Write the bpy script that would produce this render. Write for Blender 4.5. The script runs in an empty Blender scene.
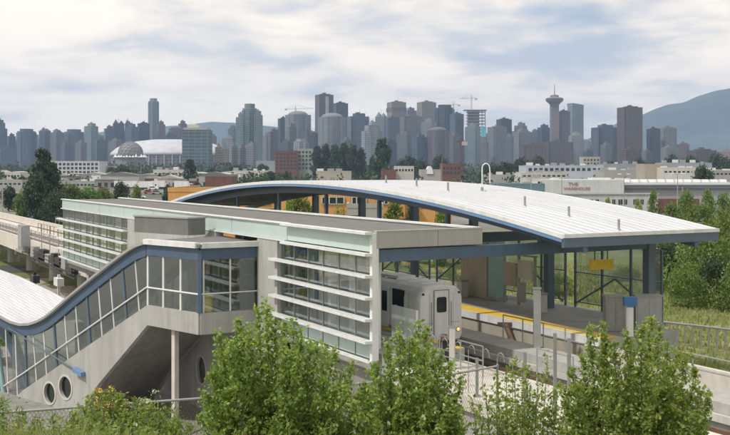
import bpy, bmesh, math, random
import numpy as np
from mathutils import Vector, geometry
random.seed(7); rng = np.random.default_rng(11)
sc = bpy.context.scene
C = sc.collection
H = 13.5; F = 1000.0
U = (-.484, .875); N = (.875, .484)
def sm(x, a, b):
    t = max(0., min(1., (x-a)/(b-a))); return t*t*(3-2*t)
def at(px, py, D): return ((px-365)/F*D, D, H-(py-172)/F*D)
def TR(s, t, z): return (s*U[0]+t*N[0], s*U[1]+t*N[1], z)
P0 = (-8.04, 48.7)
def SV(w, d, z): return (P0[0]-.748*w+.664*d, P0[1]+.664*w+.748*d, z)
def ID(x, y, z): return (x, y, z)
def ground(x, y):
    t = x*N[0]+y*N[1]; s = x*U[0]+y*U[1]; D = y
    R = max(sm(t, 27, 34)*(1-sm(D, 110, 190)), 1-sm(s, 34, 46))*(1-sm(D, 110, 190))
    h = 3.2*R + 20*sm(D, 1500, 2300) + 6*sm(D, 250, 400)*sm(-x/max(D, 1), .0, .08)*(1-sm(D, 1500, 2300))
    k = [(0, 12), (9, 11.2), (13.5, 10.0), (15.5, 9.55), (18, 8.2), (22, 6.4), (26.5, 6.3), (38, h), (1e9, h)]
    if D < 38:
        Dp = max(D, 0)
        for (a, za), (b, zb) in zip(k, k[1:]):
            if a <= Dp < b:
                f = (Dp-a)/(b-a); bank = za+(zb-za)*f; break
        bank -= (.34+.25*sm(x, -3.2, -1)+1.25*sm(x, .2, 2.4))*sm(D, 7, 13)*(1-sm(D, 17, 22))
        cap = 3.6
        h = bank + (min(cap, bank)-bank)*sm(t, 13.5, 18.5)
    return h
# ---------- materials
def newmat(name):
    m = bpy.data.materials.new(name); m.use_nodes = True
    nt = m.node_tree; b = nt.nodes['Principled BSDF']; return m, nt, b
def L(nt, a, b): nt.links.new(a, b)
def mathn(nt, op, a, b=None, c=None):
    n = nt.nodes.new('ShaderNodeMath'); n.operation = op
    for i, v in enumerate((a, b, c)):
        if v is None: continue
        if isinstance(v, (int, float)): n.inputs[i].default_value = v
        else: L(nt, v, n.inputs[i])
    return n.outputs[0]
def noise(nt, vec, scale, detail=4, rough=.55, dist=0.):
    n = nt.nodes.new('ShaderNodeTexNoise'); n.inputs['Scale'].default_value = scale
    n.inputs['Detail'].default_value = detail; n.inputs['Roughness'].default_value = rough
    n.inputs['Distortion'].default_value = dist
    if vec is not None: L(nt, vec, n.inputs['Vector'])
    return n.outputs['Fac']
def ramp(nt, fac, stops):
    r = nt.nodes.new('ShaderNodeValToRGB'); e = r.color_ramp.elements
    while len(e) < len(stops): e.new(.5)
    for i, (p, c) in enumerate(stops): e[i].position = p; e[i].color = (*c, 1)
    L(nt, fac, r.inputs[0]); return r.outputs[0]
def mixc(nt, f, a, b, mode='MIX'):
    n = nt.nodes.new('ShaderNodeMix'); n.data_type = 'RGBA'; n.blend_type = mode
    for s, v in ((n.inputs[0], f), (n.inputs[6], a), (n.inputs[7], b)):
        if isinstance(v, (int, float)): s.default_value = v
        elif isinstance(v, tuple): s.default_value = (*v, 1)
        else: L(nt, v, s)
    return n.outputs[2]
def mapping(nt, scale, src='Object'):
    tc = nt.nodes.new('ShaderNodeTexCoord'); m = nt.nodes.new('ShaderNodeMapping')
    m.inputs['Scale'].default_value = scale; L(nt, tc.outputs[src], m.inputs[0]); return m.outputs[0]
def plain(name, col, rough=.6, var=.15, scale=1.5, metal=0., bump=0., streak=0., spec=.5):
    m, nt, b = newmat(name)
    v = mapping(nt, (1, 1, 1))
    f = noise(nt, v, scale, 6, .6)
    lo = tuple(c*(1-var) for c in col); hi = tuple(min(1, c*(1+var)) for c in col)
    c = ramp(nt, f, [(.3, lo), (.7, hi)])
    f3 = noise(nt, v, scale*9, 4, .7)
    c = mixc(nt, .5, c, ramp(nt, f3, [(.3, tuple(x*(1-var) for x in (1., 1., 1.))), (.6, (1., 1., 1.))]), 'MULTIPLY')
    if streak:
        f2 = noise(nt, mapping(nt, (1.3, 1.3, .09)), 1.6, 5, .65)
        k = 1-streak
        c = mixc(nt, 1., c, ramp(nt, f2, [(.38, (k, k, k*.97)), (.58, (1, 1, 1))]), 'MULTIPLY')
    L(nt, c, b.inputs['Base Color']); b.inputs['Roughness'].default_value = rough
    b.inputs['Metallic'].default_value = metal; b.inputs['Specular IOR Level'].default_value = spec
    if bump:
        bn = nt.nodes.new('ShaderNodeBump'); bn.inputs['Strength'].default_value = bump; bn.inputs['Distance'].default_value = .02
        L(nt, noise(nt, v, scale*12, 5), bn.inputs['Height']); L(nt, bn.outputs[0], b.inputs['Normal'])
    return m
def glass(name, tint=(.8, .84, .83), rough=.03, refl=.14):
    m, nt, b = newmat(name); nt.nodes.remove(b); out = nt.nodes['Material Output']
    tr = nt.nodes.new('ShaderNodeBsdfTransparent'); tr.inputs[0].default_value = (*tint, 1)
    gl = nt.nodes.new('ShaderNodeBsdfGlossy'); gl.inputs['Roughness'].default_value = rough; gl.inputs[0].default_value = (.9, .95, .95, 1)
    fr = nt.nodes.new('ShaderNodeLayerWeight'); fr.inputs[0].default_value = .5
    f = mathn(nt, 'ADD', mathn(nt, 'MULTIPLY', mathn(nt, 'POWER', fr.outputs['Facing'], 3.), .6), refl)
    mx = nt.nodes.new('ShaderNodeMixShader'); L(nt, f, mx.inputs[0]); L(nt, tr.outputs[0], mx.inputs[1]); L(nt, gl.outputs[0], mx.inputs[2])
    L(nt, mx.outputs[0], out.inputs[0]); return m
def frost(name, col, alpha=.8):
    m, nt, b = newmat(name)
    f = noise(nt, mapping(nt, (1, 1, 1)), .8, 4)
    L(nt, ramp(nt, f, [(.3, tuple(c*.92 for c in col)), (.7, col)]), b.inputs['Base Color'])
    b.inputs['Roughness'].default_value = .18; b.inputs['Alpha'].default_value = alpha; return m
def leafmat(name, c1, c2, rough=.5, trans=.35, hv=.04):
    m, nt, b = newmat(name); out = nt.nodes['Material Output']
    g = nt.nodes.new('ShaderNodeNewGeometry')
    oi = nt.nodes.new('ShaderNodeObjectInfo')
    f = noise(nt, mapping(nt, (1, 1, 1)), 2.5, 3)
    f = mathn(nt, 'ADD', mathn(nt, 'MULTIPLY', f, .55), mathn(nt, 'MULTIPLY', g.outputs['Random Per Island'], .45))
    c = ramp(nt, f, [(.25, c1), (.75, c2)])
    hs = nt.nodes.new('ShaderNodeHueSaturation')
    L(nt, mathn(nt, 'ADD', mathn(nt, 'MULTIPLY', oi.outputs['Random'], hv), .5-hv/2), hs.inputs['Hue'])
    L(nt, mathn(nt, 'ADD', mathn(nt, 'MULTIPLY', oi.outputs['Random'], hv*10), 1-hv*5), hs.inputs['Value'])
    L(nt, c, hs.inputs['Color']); c = hs.outputs[0]
    L(nt, c, b.inputs['Base Color']); b.inputs['Roughness'].default_value = rough
    tl = nt.nodes.new('ShaderNodeBsdfTranslucent'); L(nt, mixc(nt, 1., c, (1.3, 1.5, .6), 'MULTIPLY'), tl.inputs[0])
    mx = nt.nodes.new('ShaderNodeMixShader'); mx.inputs[0].default_value = trans
    L(nt, b.outputs[0], mx.inputs[1]); L(nt, tl.outputs[0], mx.inputs[2]); L(nt, mx.outputs[0], out.inputs[0]); return m
_fc = {}
def facade(wall, gl, fh=3.2, bw=3.6, hf=.6, wf=.75, rough=.5):
    key = (wall, gl, fh, bw, hf, wf)
    if key in _fc: return _fc[key]
    m, nt, b = newmat('facade')
    tc = nt.nodes.new('ShaderNodeTexCoord'); sp = nt.nodes.new('ShaderNodeSeparateXYZ'); L(nt, tc.outputs['Object'], sp.inputs[0])
    u = mathn(nt, 'DIVIDE', mathn(nt, 'ADD', sp.outputs[0], sp.outputs[1]), bw); w = mathn(nt, 'DIVIDE', sp.outputs[2], fh)
    a = mathn(nt, 'LESS_THAN', mathn(nt, 'FRACT', u), wf); c = mathn(nt, 'LESS_THAN', mathn(nt, 'FRACT', w), hf)
    win = mathn(nt, 'MULTIPLY', a, c)
    g = nt.nodes.new('ShaderNodeNewGeometry'); sn = nt.nodes.new('ShaderNodeSeparateXYZ'); L(nt, g.outputs['Normal'], sn.inputs[0])
    win = mathn(nt, 'MULTIPLY', win, mathn(nt, 'LESS_THAN', mathn(nt, 'ABSOLUTE', sn.outputs[2]), .5))
    cb = nt.nodes.new('ShaderNodeCombineXYZ'); L(nt, mathn(nt, 'FLOOR', u), cb.inputs[0]); L(nt, mathn(nt, 'FLOOR', w), cb.inputs[1])
    wn = nt.nodes.new('ShaderNodeTexWhiteNoise'); L(nt, cb.outputs[0], wn.inputs['Vector'])
    gc = ramp(nt, wn.outputs['Value'], [(0, tuple(x*.6 for x in gl)), (.7, gl), (1, tuple(min(1, x*1.9) for x in gl))])
    f = noise(nt, mapping(nt, (1, 1, .4)), .05, 5)
    wc = ramp(nt, f, [(.3, tuple(x*.78 for x in wall)), (.7, tuple(x*1.1 for x in wall))])
    avg = mixc(nt, .5, wc, gl); L(nt, mixc(nt, .5, mixc(nt, win, wc, gc), avg), b.inputs['Base Color'])
    L(nt, mathn(nt, 'SUBTRACT', rough+.1, mathn(nt, 'MULTIPLY', win, rough-.15)), b.inputs['Roughness'])
    _fc[key] = m; return m
M = {}
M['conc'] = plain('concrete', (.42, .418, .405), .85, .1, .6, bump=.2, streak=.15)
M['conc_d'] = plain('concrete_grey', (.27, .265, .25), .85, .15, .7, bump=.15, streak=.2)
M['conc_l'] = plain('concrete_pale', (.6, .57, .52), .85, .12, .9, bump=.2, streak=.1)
M['asph'] = plain('asphalt', (.085, .085, .088), .9, .2, .8, bump=.2)
M['plat'] = plain('platform_paving', (.34, .34, .33), .85, .15, 1.2)
M['white'] = plain('white_paint', (.74, .755, .76), .4, .06, 1.5, streak=.14)
M['train'] = plain('train_white', (.88, .89, .89), .35, .05, 1.2, streak=.1)
def roofmat():
    m, nt, b = newmat('white_metal_roof'); v = mapping(nt, (1, 1, 1))
    d = nt.nodes.new('ShaderNodeVectorMath'); d.operation = 'DOT_PRODUCT'; L(nt, v, d.inputs[0]); d.inputs[1].default_value = (N[0], N[1], 0)
    d2 = nt.nodes.new('ShaderNodeVectorMath'); d2.operation = 'DOT_PRODUCT'; L(nt, v, d2.inputs[0]); d2.inputs[1].default_value = (U[0], U[1], 0)
    cb = nt.nodes.new('ShaderNodeCombineXYZ'); L(nt, mathn(nt, 'FLOOR', mathn(nt, 'DIVIDE', d.outputs['Value'], .55)), cb.inputs[0]); L(nt, mathn(nt, 'FLOOR', mathn(nt, 'DIVIDE', d2.outputs['Value'], 9.)), cb.inputs[1])
    wn = nt.nodes.new('ShaderNodeTexWhiteNoise'); L(nt, cb.outputs[0], wn.inputs['Vector'])
    cs = nt.nodes.new('ShaderNodeCombineXYZ'); L(nt, mathn(nt, 'MULTIPLY', d.outputs['Value'], 2.2), cs.inputs[0]); L(nt, mathn(nt, 'MULTIPLY', d2.outputs['Value'], .12), cs.inputs[1])
    dirt = ramp(nt, noise(nt, cs.outputs[0], 1., 7, .65), [(.35, (.78, .78, .77)), (.6, (1, 1, 1))])
    L(nt, mixc(nt, 1., ramp(nt, wn.outputs['Value'], [(0, (.72, .735, .76)), (1, (.8, .81, .83))]), dirt, 'MULTIPLY'), b.inputs['Base Color']); b.inputs['Roughness'].default_value = .4; return m
M['roofw'] = roofmat()
M['seam'] = plain('roof_seam', (.56, .58, .61), .45, .06, .5)
M['blue'] = plain('blue_steel', (.075, .12, .19), .45, .1, 1., streak=.08)
M['bluel'] = plain('light_blue_steel', (.15, .26, .44), .45, .1, 1.)
M['teal'] = plain('teal_steel', (.3, .45, .45), .45, .1, 1.)
M['bluegrey'] = plain('grey_blue_steel', (.1, .14, .19), .45, .1, 1.)
M['fascia'] = plain('grey_cladding', (.36, .36, .345), .55, .05, .6, streak=.06)
M['roofg'] = plain('grey_roofing', (.16, .157, .15), .9, .15, 1.3)
M['dark'] = plain('dark_rubber', (.03, .03, .032), .7, .2, 2)
M['black'] = plain('black_steel', (.025, .025, .028), .5, .1, 2)
M['steel'] = plain('galvanised_steel', (.38, .39, .4), .45, .12, 3, metal=.6)
M['post'] = plain('grey_post', (.3, .31, .3), .6, .12, 3)
M['yellow'] = plain('yellow_paint', (.82, .55, .05), .6, .1, 3)
M['red'] = plain('red_paint', (.4, .07, .06), .5, .1, 3)
M['rail'] = plain('rail_steel', (.16, .09, .055), .6, .2, 4)
M['orange'] = plain('orange_stucco', (.6, .33, .12), .85, .08, .25, streak=.1)
M['beige'] = plain('beige_panel', (.42, .39, .33), .7, .1, .8, streak=.1)
M['soffit'] = plain('soffit_steel', (.2, .22, .24), .6, .1, 1)
M['cream'] = plain('cream_paint', (.55, .54, .5), .7, .08, 1., streak=.15)
M['glass'] = glass('clear_glass')
M['glassd'] = glass('grey_glass', (.42, .48, .48), .04, .06)
M['frost'] = frost('frosted_mint_glass', (.58, .7, .68), .93)
M['winD'] = plain('window_dark', (.03, .04, .05), .12, .3, .5)
M['brick'] = plain('red_brick', (.16, .075, .06), .85, .2, .4, streak=.1)
M['bark'] = plain('bark', (.12, .09, .06), .9, .25, 6)
M['stemg'] = plain('green_stem', (.14, .15, .07), .8, .2, 8)
M['leafA'] = leafmat('leaf_fresh', (.13, .19, .045), (.41, .48, .17), .32, .5, .012)
M['leafB'] = leafmat('leaf_dark', (.02, .04, .018), (.05, .085, .035), .6, .2)
M['leafC'] = leafmat('leaf_mid', (.07, .12, .025), (.2, .28, .07), .55, .3)
M['grassN'] = leafmat('grass_near', (.16, .2, .07), (.42, .38, .19), .6, .35)
M['grassG'] = leafmat('weed_green', (.1, .15, .04), (.3, .36, .12), .5, .4)
M['flower'] = plain('flower_yellow', (.7, .5, .08), .7, .2, 8)
M['flowerw'] = plain('flower_white', (.75, .75, .7), .7, .1, 8)
def lampmat(name, col, e):
    m, nt, b = newmat(name); b.inputs['Base Color'].default_value = (*col, 1)
    b.inputs['Emission Color'].default_value = (*col, 1); b.inputs['Emission Strength'].default_value = e; return m
M['lamp'] = lampmat('headlamp_lit', (1., .5, .22), 1.2)
# ---------- mesh builder
class MB:
    def __init__(s, fr=ID): s.v = []; s.f = []; s.fr = fr
    def pt(s, *p): s.v.append(s.fr(*p)); return len(s.v)-1
    def box(s, a0, a1, b0, b1, c0, c1):
        i = [s.pt(a, b, c) for c in (c0, c1) for b in (b0, b1) for a in (a0, a1)]
        for q in ((0, 1, 3, 2), (4, 5, 7, 6), (0, 1, 5, 4), (2, 3, 7, 6), (0, 2, 6, 4), (1, 3, 7, 5)): s.f.append([i[k] for k in q])
        return s
    def prism(s, poly, b0, b1, ax='ac', holes=()):
        loops = [list(poly)]+[list(h) for h in holes]
        def P(p, b): return s.pt(p[0], b, p[1]) if ax == 'ac' else (s.pt(p[0], p[1], b) if ax == 'ab' else s.pt(b, p[0], p[1]))
        A = []; B = []
        for lp in loops:
            a = [P(p, b0) for p in lp]; b = [P(p, b1) for p in lp]; A += a; B += b
            n = len(lp)
            for k in range(n): s.f.append([a[k], a[(k+1) % n], b[(k+1) % n], b[k]])
        if holes:
            tri = geometry.tessellate_polygon([[Vector((p[0], p[1], 0)) for p in lp] for lp in loops])
            for t in tri: s.f.append([A[k] for k in t]); s.f.append([B[k] for k in t])
        else: s.f.append(A); s.f.append(B)
        return s
    def strip(s, top, bot, b0, b1):      # thick curved sheet: two profiles of (a,c)
        n = len(top)
        T0 = [s.pt(a, b0, c) for a, c in top]; T1 = [s.pt(a, b1, c) for a, c in top]
        B0 = [s.pt(a, b0, c) for a, c in bot]; B1 = [s.pt(a, b1, c) for a, c in bot]
        for k in range(n-1):
            s.f += [[T0[k], T0[k+1], T1[k+1], T1[k]], [B0[k], B1[k], B1[k+1], B0[k+1]], [T0[k], B0[k], B0[k+1], T0[k+1]], [T1[k], T1[k+1], B1[k+1], B1[k]]]
        s.f += [[T0[0], T1[0], B1[0], B0[0]], [T0[-1], B0[-1], B1[-1], T1[-1]]]
        return s
    def tube(s, pts, r, n=6, r1=None):
        P = [Vector(s.fr(*p)) for p in pts]; rings = []
        for k, p in enumerate(P):
            d = (P[min(k+1, len(P)-1)]-P[max(k-1, 0)]).normalized()
            a = d.orthogonal().normalized() if abs(d.z) > .9 else d.cross(Vector((0, 0, 1))).normalized()
            b = d.cross(a); rr = r if r1 is None else r+(r1-r)*k/(len(P)-1)
            if abs(d.z) > .9: a = Vector((1, 0, 0)); b = Vector((0, 1, 0))
            rings.append([len(s.v)+j for j in range(n)])
            for j in range(n):
                an = 2*math.pi*j/n+math.pi/n; s.v.append(tuple(p+a*math.cos(an)*rr+b*math.sin(an)*rr))
        for A, B in zip(rings, rings[1:]):
            for j in range(n): s.f.append([A[j], A[(j+1) % n], B[(j+1) % n], B[j]])
        s.f.append(rings[0]); s.f.append(rings[-1]); return s
    def lathe(s, c, prof, n=16):
        x, y, z = s.fr(*c); rings = []
        for r, h in prof:
            rings.append([len(s.v)+j for j in range(n)])
            for j in range(n): s.v.append((x+r*math.cos(2*math.pi*j/n), y+r*math.sin(2*math.pi*j/n), z+h))
        for A, B in zip(rings, rings[1:]):
            for j in range(n): s.f.append([A[j], A[(j+1) % n], B[(j+1) % n], B[j]])
        s.f.append(rings[0]); s.f.append(rings[-1]); return s
    def build(s, name, mat, parent=None, label=None, smooth=False, recalc=True, loc=None):
        me = bpy.data.meshes.new(name)
        base = Vector(parent_loc(parent)) if parent else Vector(loc or (0, 0, 0))
        me.from_pydata([tuple(Vector(v)-base) for v in s.v], [], s.f)
        if recalc:
            bm = bmesh.new(); bm.from_mesh(me); bmesh.ops.recalc_face_normals(bm, faces=bm.faces); bm.to_mesh(me); bm.free()
        me.materials.append(mat if not isinstance(mat, str) else M[mat])
        if smooth:
            for p in me.polygons: p.use_smooth = True
        o = bpy.data.objects.new(name, me); C.objects.link(o)
        if parent: o.parent = parent
        else: o.location = base
        if label: o['label'] = label
        return o
def parent_loc(o):
    v = Vector((0, 0, 0))
    while o: v += o.location; o = o.parent
    return v
def thing(name, label, cat, loc=(0, 0, 0), group=None, kind=None):
    o = bpy.data.objects.new(name, None); C.objects.link(o); o.location = loc; o.empty_display_size = .5
    tag(o, label, cat, group, kind); return o
def tag(o, label, cat, group=None, kind=None):
    if label: o['label'] = label
    if cat: o['category'] = cat
    if group: o['group'] = group
    if kind: o['kind'] = kind
    return o
def structure(o): o['kind'] = 'structure'; return o
def copy_thing(r, loc, rz, label, sc_=1.):
    c = r.copy(); C.objects.link(c); c.location = loc; c.rotation_euler = (0, 0, rz); c.scale = (sc_,)*3 if not isinstance(sc_, tuple) else sc_
    c['label'] = label
    for ch in r.children:
        d = ch.copy(); C.objects.link(d); d.parent = c
        for g in ch.children:
            e = g.copy(); C.objects.link(e); e.parent = d
    return c
def raw(name, V, Fa, mat, parent=None, loc=(0, 0, 0)):   # numpy mesh, quads
    me = bpy.data.meshes.new(name); nv = len(V); nf = len(Fa); k = Fa.shape[1]
    me.vertices.add(nv); me.vertices.foreach_set('co', V.astype(np.float32).ravel())
    me.loops.add(nf*k); me.loops.foreach_set('vertex_index', Fa.astype(np.int32).ravel())
    me.polygons.add(nf); me.polygons.foreach_set('loop_start', np.arange(0, nf*k, k, dtype=np.int32))
    me.update(calc_edges=True); me.validate()
    me.materials.append(M[mat]); o = bpy.data.objects.new(name, me); C.objects.link(o)
    if parent: o.parent = parent
    else: o.location = loc
    return o
def leaves(P, size, jit=.35, asp=.55, up=.3):
    """one folded four-point leaf at each point of P"""
    n = len(P); a = rng.normal(size=(n, 3)); a[:, 2] -= .2; a /= np.linalg.norm(a, axis=1)[:, None]
    nn = rng.normal(size=(n, 3))*.8; nn[:, 2] += up*2; b = np.cross(a, nn); b /= np.linalg.norm(b, axis=1)[:, None]+1e-9
    L_ = size*(1+jit*rng.uniform(-1, 1, n))[:, None]; c = np.cross(a, b)
    V = np.stack([P, P+a*L_*.45+b*L_*asp*.5+c*L_*.08, P+a*L_, P+a*L_*.45-b*L_*asp*.5+c*L_*.08], 1).reshape(-1, 3)
    return V, np.arange(4*n).reshape(n, 4)
# ================= ground
def make_ground():
    xs = list(np.arange(-60, 60.1, 1.5)); g = 60.
    while g < 9500: g *= 1.16; xs = [-g]+xs+[g]
    ys = [-3000, -800, -200, -60, -20, -8]+list(np.arange(-4, 12, 2.))+list(np.arange(12, 40, .8))+list(np.arange(40, 120, 2.)); g = 120.
    while g < 14000: g *= 1.06; ys.append(g)
    V = []; 
    for y in ys:
        for x in xs: V.append((x, y, ground(x, y)+(.06*math.sin(x*1.7+y)*math.sin(y*2.1-x*.6) if y < 40 else 0)))
    n = len(xs); Fc = [[j*n+i, j*n+i+1, (j+1)*n+i+1, (j+1)*n+i] for j in range(len(ys)-1) for i in range(n-1)]
    m, nt, b = newmat('ground_mix')
    v = mapping(nt, (1, 1, 1))
    grass = ramp(nt, noise(nt, v, .35, 8, .7), [(.3, (.07, .11, .025)), (.5, (.13, .17, .04)), (.62, (.26, .23, .12))])
    city = ramp(nt, noise(nt, v, .02, 9, .75), [(.3, (.05, .08, .03)), (.45, (.12, .12, .11)), (.6, (.22, .21, .2)), (.7, (.1, .11, .07))])
    sp = nt.nodes.new('ShaderNodeSeparateXYZ'); L(nt, v, sp.inputs[0])
    mr = nt.nodes.new('ShaderNodeMapRange'); L(nt, sp.outputs[1], mr.inputs[0]); mr.inputs[1].default_value = 150; mr.inputs[2].default_value = 260
    def mrn(sock, a, b_, lo, hi):
        q = nt.nodes.new('ShaderNodeMapRange'); L(nt, sock, q.inputs[0])
        for i, v_ in enumerate((a, b_, lo, hi)): q.inputs[i+1].default_value = v_
        return q.outputs[0]
    pave = mathn(nt, 'MULTIPLY', mathn(nt, 'MULTIPLY', mrn(sp.outputs[1], 31, 36, 0, 1), mrn(sp.outputs[1], 92, 104, 1, 0)), mrn(sp.outputs[0], 4, 9, 1, 0))
    pc_ = ramp(nt, noise(nt, v, .5, 7, .65), [(.3, (.22, .215, .2)), (.7, (.33, .32, .3))])
    L(nt, mixc(nt, pave, mixc(nt, mr.outputs[0], grass, city), pc_), b.inputs['Base Color']); b.inputs['Roughness'].default_value = .95
    mb = MB(); mb.v = V; mb.f = Fc; o = mb.build('ground', m, smooth=True, recalc=False); structure(o)
make_ground()
def sheet(name, poly, z, mat, th=.05, fr=ID):
    mb = MB(fr); mb.prism(poly, z-th, z, 'ab'); return structure(mb.build(name, mat))
sheet('plaza', [(-70, 52), (-12, 44), (-3, 66), (-16, 100), (-75, 80)], .06, 'conc_d', .5)
sheet('pavement', [(-75, 84), (-20, 104), (-21, 106), (-76, 86)], .12, 'conc', .4)
sheet('road', [(-140, 108), (10, 150), (8, 160), (-145, 118)], .05, 'asph', .4)
sheet('dirt_yard', [(-90, 86), (-24, 106), (-30, 130), (-100, 110)], .05, 'beige', .4)
# ================= guideway & trackbed
gw = thing('guideway', 'white concrete rail guideway passing through the station and off to the left on columns', 'guideway', TR(60, 26, 0))
MB(TR).box(-8, 91, 23.7, 30.9, 4.3, 4.95).build('trackbed', 'conc_d', gw)
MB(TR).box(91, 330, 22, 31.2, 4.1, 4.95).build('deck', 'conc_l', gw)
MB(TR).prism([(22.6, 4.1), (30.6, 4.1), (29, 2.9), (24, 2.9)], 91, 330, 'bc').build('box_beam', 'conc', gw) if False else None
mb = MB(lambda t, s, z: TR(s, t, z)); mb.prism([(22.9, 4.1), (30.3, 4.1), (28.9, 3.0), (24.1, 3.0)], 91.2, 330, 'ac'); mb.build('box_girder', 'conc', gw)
MB(TR).box(91, 330, 21.85, 22.15, 3.9, 5.75).build('parapet', 'conc_l', gw)
MB(TR).box(91, 330, 31.1, 31.4, 4.0, 5.9).build('parapet', 'conc_l', gw)
MB(TR).box(-8, 60, 26.5, 28.1, 4.95, 5.82).build('walkway', 'conc', gw)
MB(TR).box(60, 330, 26.7, 28.2, 4.95, 5.5).build('walkway', 'conc_l', gw)
for t in (24.38, 25.82, 28.5, 29.9):
    MB(TR).box(-8, 330, t-.04, t+.04, 4.95, 5.14).build('rail', 'rail', gw)
for t in (25.1, 29.2): MB(TR).box(-8, 330, t-.25, t+.25, 4.96, 5.06).build('reaction_rail', 'steel', gw)
for t in (26.38, 28.22): MB(TR).box(-8, 330, t-.08, t+.08, 5.2, 5.45).build('power_rail_cover', 'cream', gw)
for s in (98.5, 112, 127, 142, 157, 174, 192):
    mb = MB(); mb.lathe(TR(s, 26.5, ground(*TR(s, 26.5, 0)[:2])-.3), [(.85, 0), (.85, 3.6)], 14); c = mb.build('column', 'conc', gw, smooth=False)
    mb = MB(TR); mb.prism([(s-.9, 3.0), (s+.9, 3.0), (s+.7, 2.3), (s-.7, 2.3)], 24.2, 28.8); mb.build('column_head', 'conc', c)
def railing(name, label, pts, h=1.07, step=1.6, mat='steel', group=None, bars=(1., .52), r=.028, kind=None):
    """pts in world coordinates of the base line"""
    P = [Vector(p) for p in pts]; root = thing(name, label, 'railing', P[0], group)
    for b in bars:
        mb = MB(); mb.tube([tuple(p+Vector((0, 0, h*b))) for p in P], r, 6); mb.build('top_rail' if b == 1. else 'mid_rail', mat, root)
    for A, B in zip(P, P[1:]):
        n = max(1, round((B-A).length/step))
        for k in range(n+(1 if B is P[-1] or B == P[-1] else 0)):
            p = A.lerp(B, k/n); mb = MB(); mb.tube([tuple(p), tuple(p+Vector((0, 0, h)))], r*1.1, 6); mb.build('post', mat, root)
    return root
railing('handrail', 'galvanised handrail on the walkway between the tracks, right of the train', [TR(37.4, 28.0, 5.82), TR(31.6, 28.0, 5.82)])
railing('handrail', 'galvanised handrail at the lower right between the tracks', [TR(28.3, 28.0, 5.82), TR(10, 28.0, 5.82)], step=2.2)
railing('handrail', 'grey handrail along the far parapet of the guideway on the left', [TR(92, 31.2, 5.9), TR(150, 31.2, 5.9)], step=2.5, mat='post')
railing('handrail', 'white handrail along the near parapet of the guideway on the left', [TR(92.5, 22, 5.75), TR(150, 22, 5.75)], step=2.4)
railing('handrail', 'handrail in the middle of the guideway beyond the grey cabinet', [TR(93, 26.8, 5.5), TR(140, 26.8, 5.5)], step=2., mat='rail')
railing('handrail', 'short handrail on the pale concrete deck beside the train end', [TR(34.2, 22.4, 5.7), TR(31.2, 22.4, 5.7)], h=1.15)
railing('handrail', 'handrail frame standing behind the tallest deck post', [TR(29.2, 23.4, 5.7), TR(27.2, 23.4, 5.7)], h=1.3, step=1.)
# clutter on guideway
cab = thing('signal_cabinet', 'grey signal cabinet on the edge of the left guideway', 'cabinet', TR(121, 21.6, 4))
MB(TR).box(118.5, 121.5, 21.0, 21.8, 4.6, 7.4).build('cabinet_body', 'steel', cab); MB(TR).box(118.8, 121.2, 20.92, 20.995, 4.9, 7.2).build('door', 'post', cab)
MB(TR).box(118, 122, 20.8, 21.84, 4.3, 4.58).build('bracket', 'post', cab)
eq = thing('cable_rack', 'dark tangle of cable trays and junction boxes under the guideway edge', 'cable rack', TR(100, 21.5, 3.5))
for k in range(9):
    s = 95+k*2.6; MB(TR).box(s, s+1.3+.5*(k % 3), 21.2, 21.84, 3.9+.25*(k % 3), 5.0+.3*(k % 2)).build('junction_box', ('black', 'post', 'dark')[k % 3], eq)
for k in range(4): MB(TR).tube([(94, 21.3, 3.6+.35*k), (112, 21.2, 3.7+.4*k), (118, 21.4, 4.4+.2*k)], .07, 6).build('cable', 'black', eq)
for k in range(5):
    s = 94+k*4.2; MB(TR).tube([(s, 21.6, 5), (s, 21.6, 7.9)], .05, 6).build('bracket_post', 'post', eq)
for i, (s, t) in enumerate(((92.8, 19.6), (96.5, 18.2))):
    o = thing('service_pole', ['white service pole by the far end of the louvred wall', 'black equipment frame beside the white service pole'][i], 'pole', TR(s, t, 0))
    MB(TR).box(s-.12, s+.12, t-.12, t+.12, 0, 4.2).build('pole_shaft', ('white', 'black')[i], o); MB(TR).box(s-.8, s+.8, t-.3, t+.3, 3.2, 3.9).build('equipment_box', ('white', 'black')[i], o)
# near deck and parapets to the right
dk = thing('track_side_deck', 'pale sunlit concrete deck beside the track in front of the station', 'deck', TR(15, 21, 0))
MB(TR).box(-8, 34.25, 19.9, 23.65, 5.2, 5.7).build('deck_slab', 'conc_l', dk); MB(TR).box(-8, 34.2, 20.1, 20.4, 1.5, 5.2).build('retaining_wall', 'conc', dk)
pw = MB(TR).box(-8, 33.2, 30.9, 31.15, 2.5, 5.75).build('parapet_wall', 'conc_l'); tag(pw, 'low concrete parapet beyond the tracks at the far right', 'wall'); pw['kind'] = 'structure'
# ================= station
st = thing('station_building', 'long station hall with flat roof, mint glass frieze and white louvred window walls', 'station', TR(60, 20, 0))
MB(TR).box(34.3, 91, 19.95, 23.7, 5.4, 6.2).build('platform', 'plat', st)
MB(TR).box(34.32, 80, 23.3, 23.695, 6.2, 6.215).build('platform_edge_strip', 'yellow', st)
MB(TR).box(34.9, 91.2, 19.8, 24.6, 10.55, 11.04).build('flat_roof', 'roofg', st)
MB(TR).box(34.95, 91.1, 19.95, 24.5, 10.40, 10.54).build('ceiling', 'soffit', st)
MB(TR).box(34.65, 34.895, 19.7, 22.6, 10.45, 11.1).build('roof_fascia', 'fascia', st)
MB(TR).box(34.65, 34.895, 22.62, 24.85, 10.45, 11.1).build('roof_fascia', 'fascia', st)
MB(TR).box(34.9, 91.2, 24.61, 24.85, 10.45, 11.1).build('roof_fascia', 'fascia', st)
mb = MB(TR); mb.box(34.9, 91.2, 24.55, 24.86, 11.1, 11.18); mb.build('coping', 'white', st)
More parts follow.
